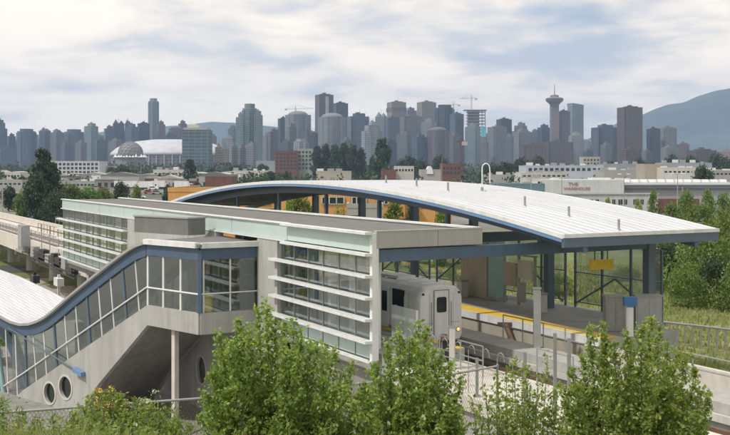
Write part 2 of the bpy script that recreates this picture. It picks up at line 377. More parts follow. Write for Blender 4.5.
mb = MB(TR); mb.box(34.63, 34.9, 19.7, 24.86, 11.1, 11.15); mb.build('coping', 'fascia', st)
for a, b in ((34.95, 42.9), (42.95, 50), (50.05, 57), (57.05, 64), (64.05, 71), (71.05, 78), (78.05, 84.5), (84.55, 91.2)):
    MB(TR).box(a, b, 19.56, 19.62, 10.3, 11.04).build('frieze_panel', 'frost', st)
MB(TR).box(34.9, 91.3, 19.64, 19.78, 10.3, 11.04).build('frieze_backing', 'conc_l', st)
MB(TR).box(43, 91.4, 19.45, 19.8, 11.05, 11.11).build('roof_edge', 'white', st)
MB(TR).box(43, 91.4, 19.46, 19.8, 10.22, 10.29).build('frieze_sill', 'white', st)
# louvre walls
for s0, s1, w0, step in ((34.9, 43.9, 34.7, 1.5), (70, 91.3, 69.9, 2.13)):
    for k, z in enumerate((11.06, 10.2, 9.33, 8.46, 7.6, 6.72, 5.92)):
        if k < 2 and s0 > 50: continue
        out = .34 if k < 6 else .12
        mb = MB(lambda t, s, zz: TR(s, t, zz)); mb.prism([(19.52, z+.055), (19.52, z-.065), (19.5-out, z-.05), (19.5-out, z+.055)], w0-.05, s1+(.35 if k > 1 else -1.0 if s0 < 50 else 0)+(.25 if s0 > 50 else 0), 'ac'); mb.build('louvre_blade', 'white', st)
    n = round((s1-s0)/step)
    for k in range(n+1):
        s = s0+k*(s1-s0)/n; MB(TR).box(s-.03, s+.03, 19.66, 19.78, 5.95, 10.28).build('mullion', 'steel', st)
    for k in range(n):
        a = s0+k*(s1-s0)/n; b = s0+(k+1)*(s1-s0)/n
        MB(TR).box(a+.05, b-.05, 19.69, 19.72, 6.75, 10.28).build('window', 'glass', st)
        MB(TR).box(a+.05, b-.05, 19.68, 19.73, 5.98, 6.72).build('spandrel_panel', 'frost', st)
    for z in (7.6, 8.46, 9.33): MB(TR).box(s0, s1, 19.785, 19.84, z-.03, z+.03).build('transom', 'steel', st)
MB(TR).box(34.66, 34.86, 19.5, 19.8, 5.95, 11.04).build('corner_post', 'white', st)
for k in range(5):
    s = 36+k*2; MB(TR).box(s-.12, s+.12, 20.3, 20.6, 6.2, 10.4).build('column', 'white', st)
for k in range(12):
    s = 47.5+k*3.8; MB(TR).box(s-.12, s+.12, 20.3, 20.6, 6.2, 10.4).build('column', 'post', st)
MB(TR).box(43.95, 46.4, 19.5, 19.95, 0, 10.21).build('concrete_pier', 'conc', st)
MB(TR).box(52.3, 69.9, 19.5, 19.95, 0, 10.21).build('concrete_wall', 'conc', st)
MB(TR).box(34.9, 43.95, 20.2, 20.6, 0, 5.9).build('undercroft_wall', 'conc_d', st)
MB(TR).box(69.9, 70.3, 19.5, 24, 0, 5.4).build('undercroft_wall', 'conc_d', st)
loops = [[(54+.76*math.cos(a*math.pi/12), 2.3+.76*math.sin(a*math.pi/12)) for a in range(24)]]
mb = MB(TR); mb.prism([(46.4, 0), (52.3, 0), (60, 0), (60, 5.6), (46.4, 5.6)], 19.3, 19.49, holes=loops); pwl = mb.build('porthole_wall', 'conc', st)
MB(TR).prism(loops[0], 19.42, 19.45).build('porthole_glass', 'winD', pwl)
MB(TR).prism([(54+.86*math.cos(a*math.pi/12), 2.3+.86*math.sin(a*math.pi/12)) for a in range(24)], 19.25, 19.298, holes=loops).build('porthole_ring', 'conc_l', pwl)
for s in (74.5, 84.5): MB(TR).box(s-.35, s+.35, 20.2, 20.9, 0, 5.4).build('undercroft_column', 'conc', st)
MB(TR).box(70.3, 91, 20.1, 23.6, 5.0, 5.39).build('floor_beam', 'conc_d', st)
# portal beam and arch canopy
ca = thing('platform_canopy', 'long arched white metal canopy on blue steel frames over the far platform', 'canopy', TR(58, 32, 6.2))
SA, SB, TA, TB = 32., 85., 27.1, 35.9
def az(s): return H-.62-.00295*(s-58)**2 if s < 58 else H-.62-.0030*(s-58)**2
ss = [SA+k*(SB-SA)/53 for k in range(54)]
MB(TR).strip([(s, az(s)) for s in ss], [(s, az(s)-.1) for s in ss], TA, TB).build('roof_deck', 'roofw', ca)
mb = MB(TR)
t = TA+.2
while t < TB: mb.strip([(s, az(s)+.075) for s in ss], [(s, az(s)+.001) for s in ss], t-.025, t+.025); t += .55
mb.build('standing_seams', 'seam', ca)
for t0, t1 in ((TA-.12, TA-.003), (TB+.003, TB+.12)):
    MB(TR).strip([(s, az(s)+.05) for s in ss], [(s, az(s)-.14) for s in ss], t0, t1).build('gutter', 'white', ca)
    MB(TR).strip([(s, az(s)-.141) for s in ss], [(s, az(s)-.3) for s in ss], t0+.02, t1+.02 if t0 < TA else t1-.04).build('edge_beam', 'bluel', ca)
MB(TR).box(SA-.1, SA-.003, TA-.12, TB+.12, az(SA)-.1, az(SA)+.06).build('front_gutter', 'white', ca)
MB(TR).box(SA-.06, SA+.1, TA-.1, TB+.1, az(SA)-.5, az(SA)-.102).build('front_beam', 'bluegrey', ca)
mb = MB(TR)
for k in range(26):
    s = SA+1+k*2.05; mb.box(s-.06, s+.06, TA+.05, TB-.05, az(s)-.34, az(s)-.12)
mb.build('purlins', 'soffit', ca)
for t in (28.2, 34.7): MB(TR).strip([(s, az(s)-.345) for s in ss], [(s, az(s)-.75) for s in ss], t-.12, t+.12).build('arch_rib', 'bluegrey', ca)
for k, s in enumerate((34.95, 42.3, 49.3, 56, 63.2, 70.8, 78.2)):
    zt = az(s)-.76
    MB(TR).box(s-.2, s+.2, 34.5, 34.92, 6.2, min(zt, 11.9)).build('column', 'bluegrey', ca) if zt > 6 else None
    if zt > 10.55: MB(TR).box(s-.12, s+.12, 34.55, 34.85, 9.9, zt).build('column_top', 'bluegrey', ca) if False else None
    MB(TR).box(s-.15, s+.15, 19.9 if k else 19.75, 34.49, 9.88, 10.38).build('cross_beam', 'blue', ca)
    if zt > 10.5: MB(TR).box(s-.1, s+.1, 28.1, 28.3, 10.38, zt).build('strut', 'bluegrey', ca)
    if zt > 12.0: MB(TR).box(s-.14, s+.14, 34.6, 34.85, 11.9, zt).build('strut', 'bluegrey', ca)
for (px, py) in ((387, 181), (416, 184), (449, 189), (523, 204), (568, 214), (618, 226)):
    # roof anchor posts, on the ridge line of the deck
    best = None
    for s in np.arange(SA, SB, .25):
        for t in (30.5, 31.5, 32.5):
            x, y, z = TR(s, t, az(s)+.2); e = abs(365+x/y*F-px)+abs(172+(H-z)/y*F-py)
            if best is None or e < best[0]: best = (e, s, t)
    s, t = best[1:]
    MB(TR).box(s-.04, s+.04, t-.04, t+.04, az(s)+.05, az(s)+.5).build('anchor_post', 'post', ca)
vp = thing('vent_pipe', 'white gooseneck double pipe rising over the white canopy roof', 'pipe', TR(47, 33.2, 12.5))
x, y, z = at(484.5, 199, 55.5)
zb = az(x*U[0]+y*U[1])
pp = [(x-.13, y, zb)]+[(x-.13, y, 13.72)]+[(x+.13-.26*math.cos(a)*1. if False else x-.13*math.cos(a)*1.6+.08, y, 13.72+.26*math.sin(a)) for a in np.linspace(.2, math.pi-.2, 7)]+[(x+.3, y, 13.6), (x+.3, y, 12.9)]
MB().tube(pp, .032, 8).build('pipe_bend', 'white', vp); MB().box(x-.2, x-.06, y-.07, y+.07, zb-.02, zb+.25).build('pipe_collar', 'post', vp)
# ---- far platform
fp = thing('far_platform', 'grey paved platform with yellow edge line under the arched canopy', 'platform', TR(60, 33, 3))
MB(TR).box(33.4, 37, 30.3, 34.9, 3.0, 6.185).build('platform_slab', 'plat', fp)
MB(TR).box(37.003, 88, 30.3, 36.6, 3.0, 6.185).build('platform_slab', 'plat', fp)
MB(TR).box(33.3, 88, 30.2, 30.295, 4.95, 5.85).build('platform_face', 'beige', fp); MB(TR).box(33.3, 88, 30.1, 30.295, 5.86, 6.18).build('platform_nosing', 'white', fp)
MB(TR).box(33.4, 88, 30.1, 30.32, 6.186, 6.2).build('coping_strip', 'white', fp)
MB(TR).box(33.4, 88, 30.325, 31.35, 6.186, 6.2).build('tactile_strip', 'yellow', fp)
MB(TR).box(47.0, 49.6, 34.0, 34.4, 6.2, 9.6).build('panel', 'beige', None) and None
pn = bpy.data.objects['panel']; pn.name = 'wall_panel'; tag(pn, 'tall beige panel standing on the far platform behind the train', 'panel')
o = thing('shelter_post', 'broad grey green pillar next to the tall beige panel', 'pillar', TR(46.3, 34, 6.2)); MB(TR).box(45.9, 46.7, 33.9, 34.5, 6.2, 9.86).build('pillar_shaft', 'teal', o); MB(TR).box(45.8, 46.8, 33.8, 34.6, 6.2, 6.4).build('pillar_base', 'post', o)
o = thing('info_board', 'notice board with three pale panels and a small red sign on the platform', 'notice board', TR(43.5, 34, 6.2))
for s in (42.6, 44.0, 45.3): MB(TR).box(s-.06, s+.06, 33.95, 34.07, 6.2, 8.9).build('post', 'post', o)
for a, b, z0, z1, m in ((44.1, 45.2, 7.2, 8.5, 'beige'), (42.7, 43.9, 7.7, 8.7, 'cream'), (43.3, 44., 6.4, 7.5, 'fascia')): MB(TR).box(a, b, 33.86, 33.94, z0, z1).build('notice_panel', m, o)
MB(TR).box(42.5, 45.4, 33.9, 34.1, 8.9, 9.0).build('top_bar', 'post', o); MB(TR).box(45.0, 45.4, 33.8, 33.89, 9.0, 9.4).build('red_sign', 'red', o)
for i, (s, lb) in enumerate(((48.4, 'white litter bin in front of the beige panel'), (41.2, 'white litter bin right of the notice board'))):
    o = thing('litter_bin', lb, 'bin', TR(s, 33.3, 6.2)); MB(TR).box(s-.25, s+.25, 33.05, 33.5, 6.2, 7.1).build('bin_body', 'cream', o); MB(TR).box(s-.28, s+.28, 33.02, 33.53, 7.1, 7.2).build('lid', 'post', o)
def windscreen(s0, s1, t, label):
    o = thing('windscreen', label, 'windscreen', TR((s0+s1)/2, t, 6.2), 'glazed windscreens along the far platform'); n = 3
    for k in range(n+1):
        s = s0+(s1-s0)*k/n; MB(TR).box(s-.05, s+.05, t-.05, t+.05, 6.2, 9.7).build('frame_post', 'bluegrey', o)
    for z in (6.5, 8.1, 9.7): MB(TR).box(s0+.06, s1-.06, t-.04, t+.04, z-.03, z+.03).build('frame_rail', 'bluegrey', o)
    for k in range(n):
        a = s0+(s1-s0)*k/n+.06; b = s0+(s1-s0)*(k+1)/n-.06
        MB(TR).box(a, b, t-.01, t+.01, 6.55, 8.06).build('glass_pane', 'glass', o); MB(TR).box(a, b, t-.01, t+.01, 8.14, 9.66).build('glass_pane', 'glass', o)
    MB(TR).tube([(s0+.1, t-.09, 6.4), ((s0+s1)/2, t-.09, 8.0), (s1-.1, t-.09, 6.4)], .05, 6).build('brace', 'bluegrey', o)
for i, (a, b) in enumerate(((35.6, 41.9), (42.7, 48.9), (49.8, 55.6), (56.5, 62.8), (63.7, 70.4), (71.2, 77.8))):
    windscreen(a, b, 36.2, ['glazed windscreen with V brace nearest the open end of the far platform', 'glazed windscreen behind the notice board', 'glazed windscreen just above the train roof', 'glazed windscreen beyond the train roof, fourth from the open end', 'glazed windscreen second from the far end of the platform', 'glazed windscreen at the far end of the platform'][i])
o = thing('hanging_sign', 'plain yellow sign hanging under the canopy near its open end', 'sign', TR(36.5, 33, 9.8))
MB(TR).box(36.3, 36.4, 32.3, 33.75, 8.85, 9.32).build('sign_board', 'yellow', o)
for t in (32.6, 33.4): MB(TR).tube([(36.35, t, 9.32), (36.35, t, 10.9)], .025, 6).build('hanger', 'black', o)
x, y, z = at(648, 330, 45.5)
def cabinet(px0, px1, D, z0, z1, label, mat='steel'):
    x0 = (px0-365)/F*D; x1 = (px1-365)/F*D; o = thing('equipment_cabinet', label, 'cabinet', ((x0+x1)/2, D, z0))
    MB().box(x0, x1, D, D+.6, z0, z1).build('cabinet_body', mat, o); MB().box(x0-.04, x1+.04, D-.05, D+.65, z1, z1+.07).build('lid', 'post', o)
    MB().box(x0+.08, (x0+x1)/2-.02, D-.02, D-.001, z0+.15, z1-.1).build('door', mat, o); MB().box((x0+x1)/2+.02, x1-.08, D-.02, D-.001, z0+.15, z1-.1).build('door', mat, o)
cabinet(636, 662, 45.5, 6.0, 7.82, 'large pale grey cabinet at the platform end, right of the blue post')
cabinet(606, 625, 45.9, 6.2, 7.75, 'smaller darker grey cabinet left of the blue topped post', 'post')
o = thing('sign_post', 'white post with a bright blue square head at the platform end', 'sign', at(631, 334, 44.5))
MB().box(*[v for v in (11.62, 11.92)], 44.4, 44.6, 6.2, 7.5).build('post_shaft', 'white', o); MB().box(11.5, 12.05, 44.3, 44.65, 7.55, 7.95).build('post_head', plain('muted_blue', (.05, .17, .4), .5), o)
x, y, _ = at(537, 346, 43.7)
o = thing('equipment_post', 'tall square grey post standing in the walkway handrail', 'post', (x, y, 5.8)); MB().box(x-.15, x+.15, y-.12, y+.12, 5.8, 8.4).build('post_shaft', 'post', o); MB().box(x-.18, x+.18, y-.15, y+.15, 8.4, 8.46).build('post_cap', 'steel', o)
x, y, _ = at(574, 330, 47)
o = thing('leaning_pole', 'dark leaning stub against the platform face below the yellow line', 'post', (x-2.3, 48.5, 5.)); MB().tube([(x-2.9, 49.2, 6.0), (x-2.55, 48.6, 5.0)], .14, 6).build('pole_shaft', 'rail', o); MB().box(x-3.3, x-2.6, 49.1, 49.3, 5.95, 6.1).build('bracket', 'rail', o)
# end panel, posts, deck odds
o = thing('end_panel', 'plain white panel in front of the train on the near platform', 'panel', TR(36.3, 22, 6.2)); MB(TR).box(35.3, 37.3, 21.95, 22.05, 6.35, 7.75).build('panel_board', 'white', o)
for s in (35.35, 37.25): MB(TR).box(s-.05, s+.05, 22.06, 22.16, 6.2, 7.75).build('post', 'steel', o)
o = thing('deck_gate_post', 'thick pale post at the end of the short deck handrail', 'post', TR(35, 22.3, 5.7)); x, y, _ = at(452, 360, 39.6); MB().box(x-.11, x+.11, y-.1, y+.1, 5.6, 7.35).build('post_shaft', 'cream', o); MB().box(x-.13, x+.13, y-.12, y+.12, 7.35, 7.4).build('post_cap', 'steel', o)
o = thing('fire_box', 'small dark cabinet with a red top beside the train door', 'cabinet', at(444, 335, 41)); x, y, _ = at(444, 330, 41); MB().box(x-.2, x+.2, y, y+.3, 5.7, 6.6).build('box_body', 'black', o); MB().box(x-.13, x+.13, y-.1, y+.1, 6.6, 6.85).build('extinguisher', 'brick', o)
o = thing('track_box', 'pale grey meter box on the concrete wall under the deck handrail', 'box', TR(33.6, 22, 5.7)); MB(TR).box(33.2, 34.0, 20.9, 21.4, 5.7, 6.6).build('box_body', 'steel', o); MB(TR).box(33.3, 33.9, 20.86, 20.895, 5.8, 6.5).build('door', 'fascia', o)
for i, (px, py, h, lb) in enumerate(((555, 333, 2.9, 'tallest thin post at the deck edge, right of the square grey post'), (477, 358, 1.45, 'first fence post at the left end of the deck edge'), (569, 338, 2.3, 'thin deck post just right of the tallest one'), (525, 352, 1.9, 'thin deck post left of the tallest one'))):
    D = 20.2/((px-365)/F*N[0]+N[1]); x, y, z = at(px, py, D); o = thing('deck_post', lb, 'post', (x, y, 5.7)); MB().box(x-.05, x+.05, y-.05, y+.05, 5.6, z).build('post_shaft', 'steel', o); MB().box(x-.12, x+.12, y-.12, y+.12, 5.6, 5.75).build('base_plate', 'steel', o)
# curved topped pickets
o = thing('picket_fence', 'low fence of hoop topped steel pickets along the deck edge', 'fence', TR(28, 20.3, 5.7))
for k in range(9):
    s = 33.4-k*.85; MB(TR).tube([(s, 20.3, 5.65), (s, 20.3, 7.2), (s-.06, 20.3, 7.35), (s-.2, 20.3, 7.42), (s-.34, 20.3, 7.35), (s-.4, 20.3, 7.15)], .016, 6).build('picket', 'steel', o)
MB(TR).tube([(34.2, 20.3, 6.75), (26, 20.3, 6.75)], .02, 6).build('fence_rail', 'steel', o)
# ================= train
def train_car(s0, label, front=True):
    Ln = 12.4; r = thing('train_car', label, 'train', TR(s0+Ln/2, 25.1, 5.14), 'metro train cars')
    T0, T1 = 23.9, 26.3
    sec = [(T0+.12, 5.75), (T0, 6.05), (T0, 7.75), (T0+.09, 8.05), (T0+.3, 8.24), (T0+.75, 8.36), (25.1, 8.4), (T1-.75, 8.36), (T1-.3, 8.24), (T1-.09, 8.05), (T1, 7.75), (T1, 6.05), (T1-.12, 5.75)]
    # body shell: section swept along s with rounded ends
    mb = MB(TR); rings = []
    for s, k in ((s0, .93), (s0+.08, .975), (s0+.22, 1.), (s0+Ln-.22, 1.), (s0+Ln-.08, .975), (s0+Ln, .93)):
        rings.append([mb.pt(s, 25.1+(t-25.1)*k, 7.0+(z-7.0)*k) for t, z in sec])
    n = len(sec)
    for A, B in zip(rings, rings[1:]):
        for j in range(n): mb.f.append([A[j], A[(j+1) % n], B[(j+1) % n], B[j]])
    mb.f.append(rings[0]); mb.f.append(rings[-1]); mb.build('body', 'train', r)
    MB(TR).box(s0+.4, s0+Ln-.4, T0+.2, T1-.2, 5.35, 5.76).build('underframe', 'black', r)
    mb = MB(TR)
    for k in range(11): mb.box(s0+.6+k*1.1, s0+.64+k*1.1, T0+.5, T1-.5, 8.36, 8.42)
    mb.box(s0+3, s0+4.6, 24.6, 25.6, 8.38, 8.5); mb.box(s0+8, s0+9.6, 24.6, 25.6, 8.38, 8.5); mb.build('roof_gear', 'train', r)
    mb = MB(TR); mb.box(s0+.1, s0+Ln-.1, T0-.01, T0+.05, 6.1, 6.28); mb.build('side_stripe', 'fascia', r)
    for a, b in ((1.35, 2.3), (5.5, 7.1), (7.2, 7.9), (10.1, 11.)):
        w = MB(TR).box(s0+a, s0+b, T0-.012, T0+.03, 7.2, 8.0).build('window', 'winD', r); MB(TR).box(s0+a-.05, s0+b+.05, T0-.006, T0+.02, 7.14, 8.04).build('frame', 'black', w)
    for a in (2.7, 8.2):
        d = MB(TR).box(s0+a, s0+a+.73, T0-.014, T0+.03, 5.95, 8.05).build('door', 'train', r); MB(TR).box(s0+a+.12, s0+a+.6, T0-.03, T0-.015, 6.9, 7.85).build('pane', 'winD', d)
        d = MB(TR).box(s0+a+.77, s0+a+1.5, T0-.014, T0+.03, 5.95, 8.05).build('door', 'train', r); MB(TR).box(s0+a+.9, s0+a+1.38, T0-.03, T0-.015, 6.9, 7.85).build('pane', 'winD', d)
    d = MB(TR).box(s0-.03, s0+.02, 24.72, 25.48, 6.0, 8.1).build('door', 'train', r)
    MB(TR).box(s0-.04, s0-.031, 24.68, 24.72, 5.95, 8.14).build('door_frame', 'post', d); MB(TR).box(s0-.04, s0-.031, 25.48, 25.52, 5.95, 8.14).build('door_frame', 'post', d); MB(TR).box(s0-.04, s0-.031, 24.73, 25.47, 8.1, 8.14).build('door_frame', 'post', d)
    pr = []
    for cx, cz, a0 in ((25.27, 7.72, 0), (24.93, 7.72, 90), (24.93, 7.2, 180), (25.27, 7.2, 270)):
        for q in range(5): a = math.radians(a0+q*22.5); pr.append((cx+.09*math.cos(a), cz+.09*math.sin(a)))
    mb = MB(lambda t, s, z: TR(s, t, z)); mb.prism(pr, s0-.05, s0-.032, 'ac'); mb.build('window', 'winD', d)
    mb = MB(TR)
    for a in (.9, 2.55, 5.0, 7.95, 9.9, 11.5): mb.box(s0+a, s0+a+.02, T0-.004, T0+.01, 5.9, 8.0)
    mb.build('side_panel_joints', 'post', r)
    mb = MB(TR)
    for t in (24.45, 25.75): mb.box(s0-.006, s0+.03, t, t+.015, 5.9, 7.95)
    mb.box(s0-.006, s0+.03, 24.1, 24.66, 6.62, 6.635); mb.box(s0-.006, s0+.03, 25.54, 26.1, 6.62, 6.635); mb.build('end_panel_joints', 'post', r)
    for t in (24.55, 25.62): MB(TR).tube([(s0-.06, t, 6.3), (s0-.06, t, 7.6)], .018, 6).build('grab_handle', 'steel', r)
    for t in (24.13, 26.07): MB(TR).box(s0-.01, s0+.06, t-.06, t+.06, 7.92, 8.02).build('marker_lamp', 'black', r)
    if front:
        for t in (24.2, 26.02): h = MB(TR).tube([(s0-.04, t, 6.28), (s0+.05, t, 6.28)], .08, 12).build('headlight', 'lamp' if t > 25 else 'black', r); MB(TR).tube([(s0-.02, t, 6.28), (s0+.06, t, 6.28)], .12, 12).build('bezel', 'post', h)
    MB(TR).box(s0+.02, s0+.1, 24.3, 25.9, 5.5, 5.8).build('coupler_skirt', 'dark', r)
    for s in (s0+2, s0+3.6, s0+8.8, s0+10.4):
        for t in (24.38, 25.82):
            a = TR(s, t-.06, 5.4); b = TR(s, t+.06, 5.4); MB().tube([a, b], .24, 14).build('wheel', 'rail', r)
    return r
train_car(38.2, 'white metro train car with a lit headlight, its end door facing the camera')
train_car(50.9, 'second white metro train car, coupled behind the first', False)
# ================= stair hall
sh = thing('stair_hall', 'concrete stair hall with blue roof beam, glazed sides and swooping white metal roof', 'stair hall', SV(4, 2, 0))
prof = [(0, 9.82), (4.2, 9.76), (4.8, 9.62), (5.5, 9.35), (6.3, 8.98), (8.03, 8.1), (9.5, 7.32), (11, 6.52), (12.7, 5.55), (13.6, 5.08), (14.5, 4.72), (15.4, 4.48), (16.4, 4.36), (17.5, 4.4), (19.3, 4.72), (22, 5.3), (26, 6.0), (31, 6.55)]
i0 = 1
tp = prof[i0:]
MB(SV).strip([(w, z+.16) for w, z in tp], [(w, z+.02) for w, z in tp], -.25, 5.2).build('roof_sheet', 'roofw', sh)
mb = MB(SV)
d = -.05
while d < 5.1: mb.strip([(w, z+.215) for w, z in tp], [(w, z+.161) for w, z in tp], d, d+.05); d += .3
mb.build('standing_seams', 'seam', sh)
roomp = [(-.12, -.15), (-.12, 0)]
A = (0, 0); 
# hall roof as polygon in world coordinates
def W2(w, d): p = SV(w, d, 0); return (p[0], p[1])
pA = (P0[0]+N[0]*3.15, P0[1]+N[1]*3.15); pB = W2(4.2, 5.05)
def offs(p, q): return (p[0]+q[0], p[1]+q[1])
poly = [offs((P0[0], P0[1]), (.05, -.3)), offs(pA, (.3, -.17)), (pA[0], pA[1]), pB, W2(4.2, -.25)]
mb = MB(); mb.prism(poly, 9.86, 9.98, 'ab'); mb.build('hall_roof', 'roofg', sh)
def edgebox(mb, a, b, t0, t1, z0, z1):
    a = Vector(a); b = Vector(b); dd = (b-a).normalized(); nn = Vector((-dd.y, dd.x))
    q = [a+nn*t0, b+nn*t0, b+nn*t1, a+nn*t1]; mb.prism([tuple(p) for p in q], z0, z1, 'ab')
L0 = (P0[0], P0[1]); LC = W2(4.2, 0)
mb = MB(); edgebox(mb, LC, L0, -.32, .02, 9.80, 10.06); mb.build('roof_edge', 'white', sh)
mb = MB(); edgebox(mb, L0, pA, -.3, .0, 9.79, 10.05); mb.build('roof_edge', 'white', sh)
mb = MB(); edgebox(mb, LC, L0, -.12, .1, 9.22, 9.79); mb.build('roof_beam', 'blue', sh)
mb = MB(); edgebox(mb, L0, pA, -.1, .1, 9.22, 9.785); mb.build('roof_beam', 'blue', sh)
MB(SV).strip([(w, z+.015) for w, z in tp], [(w, z-.6) for w, z in tp], -.14, .1).build('roof_beam', 'blue', sh)
MB(SV).strip([(w, z+.015) for w, z in tp], [(w, z-.5) for w, z in tp], 4.85, 5.1).build('roof_beam', 'blue', sh)
MB(SV).strip([(w, z+.155) for w, z in tp], [(w, z+.01) for w, z in tp], -.34, -.26).build('roof_flashing', 'fascia', sh)
# sides
ol = [(0, 6.62), (4.15, 6.66), (16.3, .55), (17.2, 0.), (17.2, -.5), (10.9, -.5), (8.5, 2.0), (4.1, 5.64), (0, 5.58)]
circ = lambda w, z, r: [(w+r*math.cos(a*math.pi/12), z+r*math.sin(a*math.pi/12)) for a in range(24)]
MB(SV).prism(ol, -.1, .18, holes=[circ(11.75, 1.35, .64), circ(13.4, .78, .6)]).build('stringer_wall', 'conc', sh)
for w, z, r in ((11.75, 1.35, .62), (13.4, .78, .58)):
    g_ = MB(SV).prism(circ(w, z, r), .04, .06).build('porthole_glass', 'glassd', sh)
    MB(SV).prism(circ(w, z, r+.1), -.14, -.102, holes=[circ(w, z, r)]).build('porthole_ring', 'conc_l', g_)
mb = MB(); edgebox(mb, L0, pA, -.1, .18, 5.58, 6.62); mb.build('balustrade_wall', 'conc', sh)
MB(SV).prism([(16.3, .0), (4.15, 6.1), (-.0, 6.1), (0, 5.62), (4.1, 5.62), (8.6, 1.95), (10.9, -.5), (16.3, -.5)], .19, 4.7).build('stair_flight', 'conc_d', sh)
mb = MB(SV)
for k in range(34): mb.box(4.15+k*.35, 4.5+k*.35, .25, 4.6, 6.0-(k+1)*.176, 6.12-k*.176)
mb.build('steps', 'conc', sh)
MB(SV).prism([(0, 6.62), (4.15, 6.66), (16.3, .55), (17.2, 0.), (17.2, -.5), (10.9, -.5), (8.5, 2.0), (4.1, 5.64), (0, 5.58)], 4.72, 4.95).build('stringer_wall', 'conc', sh) if False else MB(SV).prism([(4.3, 6.6), (16.3, .55), (17.2, -.5), (10.9, -.5), (8.5, 2.0), (4.3, 5.6)], 4.72, 4.95).build('stringer_wall', 'conc', sh)
mb = MB(); mb.prism([offs(L0, (.2, .2)), pA, pB, W2(4.2, .2)], 5.62, 5.9, 'ab'); mb.build('hall_floor', 'conc_d', sh)
mb = MB(); mb.prism([offs(L0, (.2, .1)), pA, pB, W2(4.3, .2)], 9.2, 9.3, 'ab'); mb.build('ceiling', 'soffit', sh)
def zr(w):
    for (a, za), (b, zb_) in zip(prof, prof[1:]):
        if a <= w <= b: return za+(zb_-za)*(w-a)/(b-a)
def zs(w): return 6.65 if w < 4.15 else max(.0, 6.66-(w-4.15)*.503)
for w in (.12, 1.45, 2.85, 4.15):
    MB(SV).box(w-.06, w+.06, -.06, .06, 6.63, 9.22).build('mullion', 'blue' if w < .2 else 'white', sh)
k = 0
for w in np.arange(5.1, 21.5, 1.12):
    zt = zr(w)-.58; zb_ = zs(w); ln = .13*(zt-zb_)*1.1; big = k % 3 == 1
    MB(SV).tube([(w+ln*.5-(.25 if w > 16 else 0), .0, zt+.04), (w-ln*.5, .0, max(zb_-.02, .04))], .085 if big else .045, 8).build('mullion', 'bluegrey' if big else 'white', sh); k += 1
MB(SV).tube([(19.9, -.05, zr(19.9)-.5), (18.7, -.05, 0.)], .16, 8).build('prop', 'teal', sh)
# glass wall
mb = MB(SV); ws = list(np.arange(.2, 18.6, .8)); mb.strip([(w, zr(w)-.59) for w in ws], [(w, zs(w)+.01) for w in ws], -.012, .012); mb.build('glazing', 'glass', sh)
mb = MB(SV); ws = list(np.arange(5., 18.6, .8)); mb.strip([(w, zr(w)-.5) for w in ws], [(w, zs(w)+.01) for w in ws], 4.9, 4.92); mb.build('glazing', 'glassd', sh)
for w in np.arange(5.5, 18.5, 1.5): MB(SV).box(w-.04, w+.04, 4.82, 4.9, zs(w), zr(w)-.5).build('mullion', 'post', sh)
mb = MB(); q0 = offs(L0, (N[0]*.12, N[1]*.12)); edgebox(mb, q0, pA, -.012, .012, 6.63, 9.21); mb.build('glazing', 'glass', sh)
for f in (.0, .06, .5, .99):
    p = (L0[0]+(pA[0]-L0[0])*f, L0[1]+(pA[1]-L0[1])*f); mb = MB(); r_ = .09 if f == 0 else .04; mb.box(p[0]-r_, p[0]+r_, p[1]-r_, p[1]+r_, 6.63, 9.21 if f else 9.7); mb.build('mullion', 'blue' if f == 0 else 'white', sh)
mb = MB(); a = offs(L0, (0, 0)); mb.tube([(L0[0], L0[1]-.06, 7.55), (pA[0], pA[1]-.06, 7.55)], .035, 6); mb.build('handrail', 'white', sh)
MB(SV).tube([(0, -.1, 7.55), (4.15, -.1, 7.58), (16.4, -.1, 1.5), (18.6, -.1, .45)], .045, 8).build('handrail', 'white', sh)
MB(SV).tube([(4.15, .5, 7.0), (16.2, .5, .95)], .03, 6).build('handrail', 'steel', sh); MB(SV).tube([(4.15, 2.6, 7.0), (16.2, 2.6, .95)], .03, 6).build('handrail', 'steel', sh)
MB(SV).tube([(17.8, -.25, 4.1), (10.5, -.25, 2.5)], .045, 8).build('drain_pipe', 'bluegrey', sh)
MB(SV).prism([(10.6, 2.68), (9.75, 2.48), (9.75, 2.26), (10.6, 2.42)], -.4, -.12).build('drain_head', 'bluel', sh)
MB(SV).box(2.17, 2.43, .15, .41, -.3, 5.62).build('column', 'conc_l', sh)
MB(SV).box(16.9, 17.3, 4.0, 4.4, -.3, 4.0).build('column', 'bluegrey', sh)
# rooftop unit
o = thing('rooftop_duct', 'long grey boxed duct on the stair hall roof against the frieze', 'duct', at(188, 233, 54.5))
bx_, by_ = (188-365)/F*54.3, 54.3
mb = MB(lambda w, d, z: (bx_-.748*w+.664*d, by_+.664*w+.748*d, z)); mb.box(0, 4.9, 0, 1.2, 10.05, 10.95); mb.build('duct_body', plain('duct_grey', (.15, .155, .15), .6, .1, .8, streak=.1), o)
mb = MB(lambda w, d, z: (bx_-.748*w+.664*d, by_+.664*w+.748*d, z)); mb.box(-.06, 4.96, -.06, 1.26, 10.95, 11.03); mb.build('duct_lid', 'post', o)
o = thing('yellow_bin', 'yellow bin behind the glass corner of the stair hall', 'bin', TR(47.15, 17.15, 5.9)); x, y, _ = TR(47.15, 17.15, 0); MB().box(x-.22, x+.22, y-.1, y+.3, 5.9, 7.3).build('bin_body', 'yellow', o); MB().box(x-.25, x+.25, y-.13, y+.33, 7.3, 7.37).build('lid', 'yellow', o)
o = MB(SV).box(1.3, 2.2, 1.5, 1.6, 8.2, 9.0).build('poster', 'red'); tag(o, 'red poster hanging inside the glazed hall', 'poster')
o = MB(TR).box(48.2, 49.4, 19.2, 19.28, 7.2, 8.6).build('poster', 'brick'); tag(o, 'dull red poster on the back wall behind the right hand hall window', 'poster')
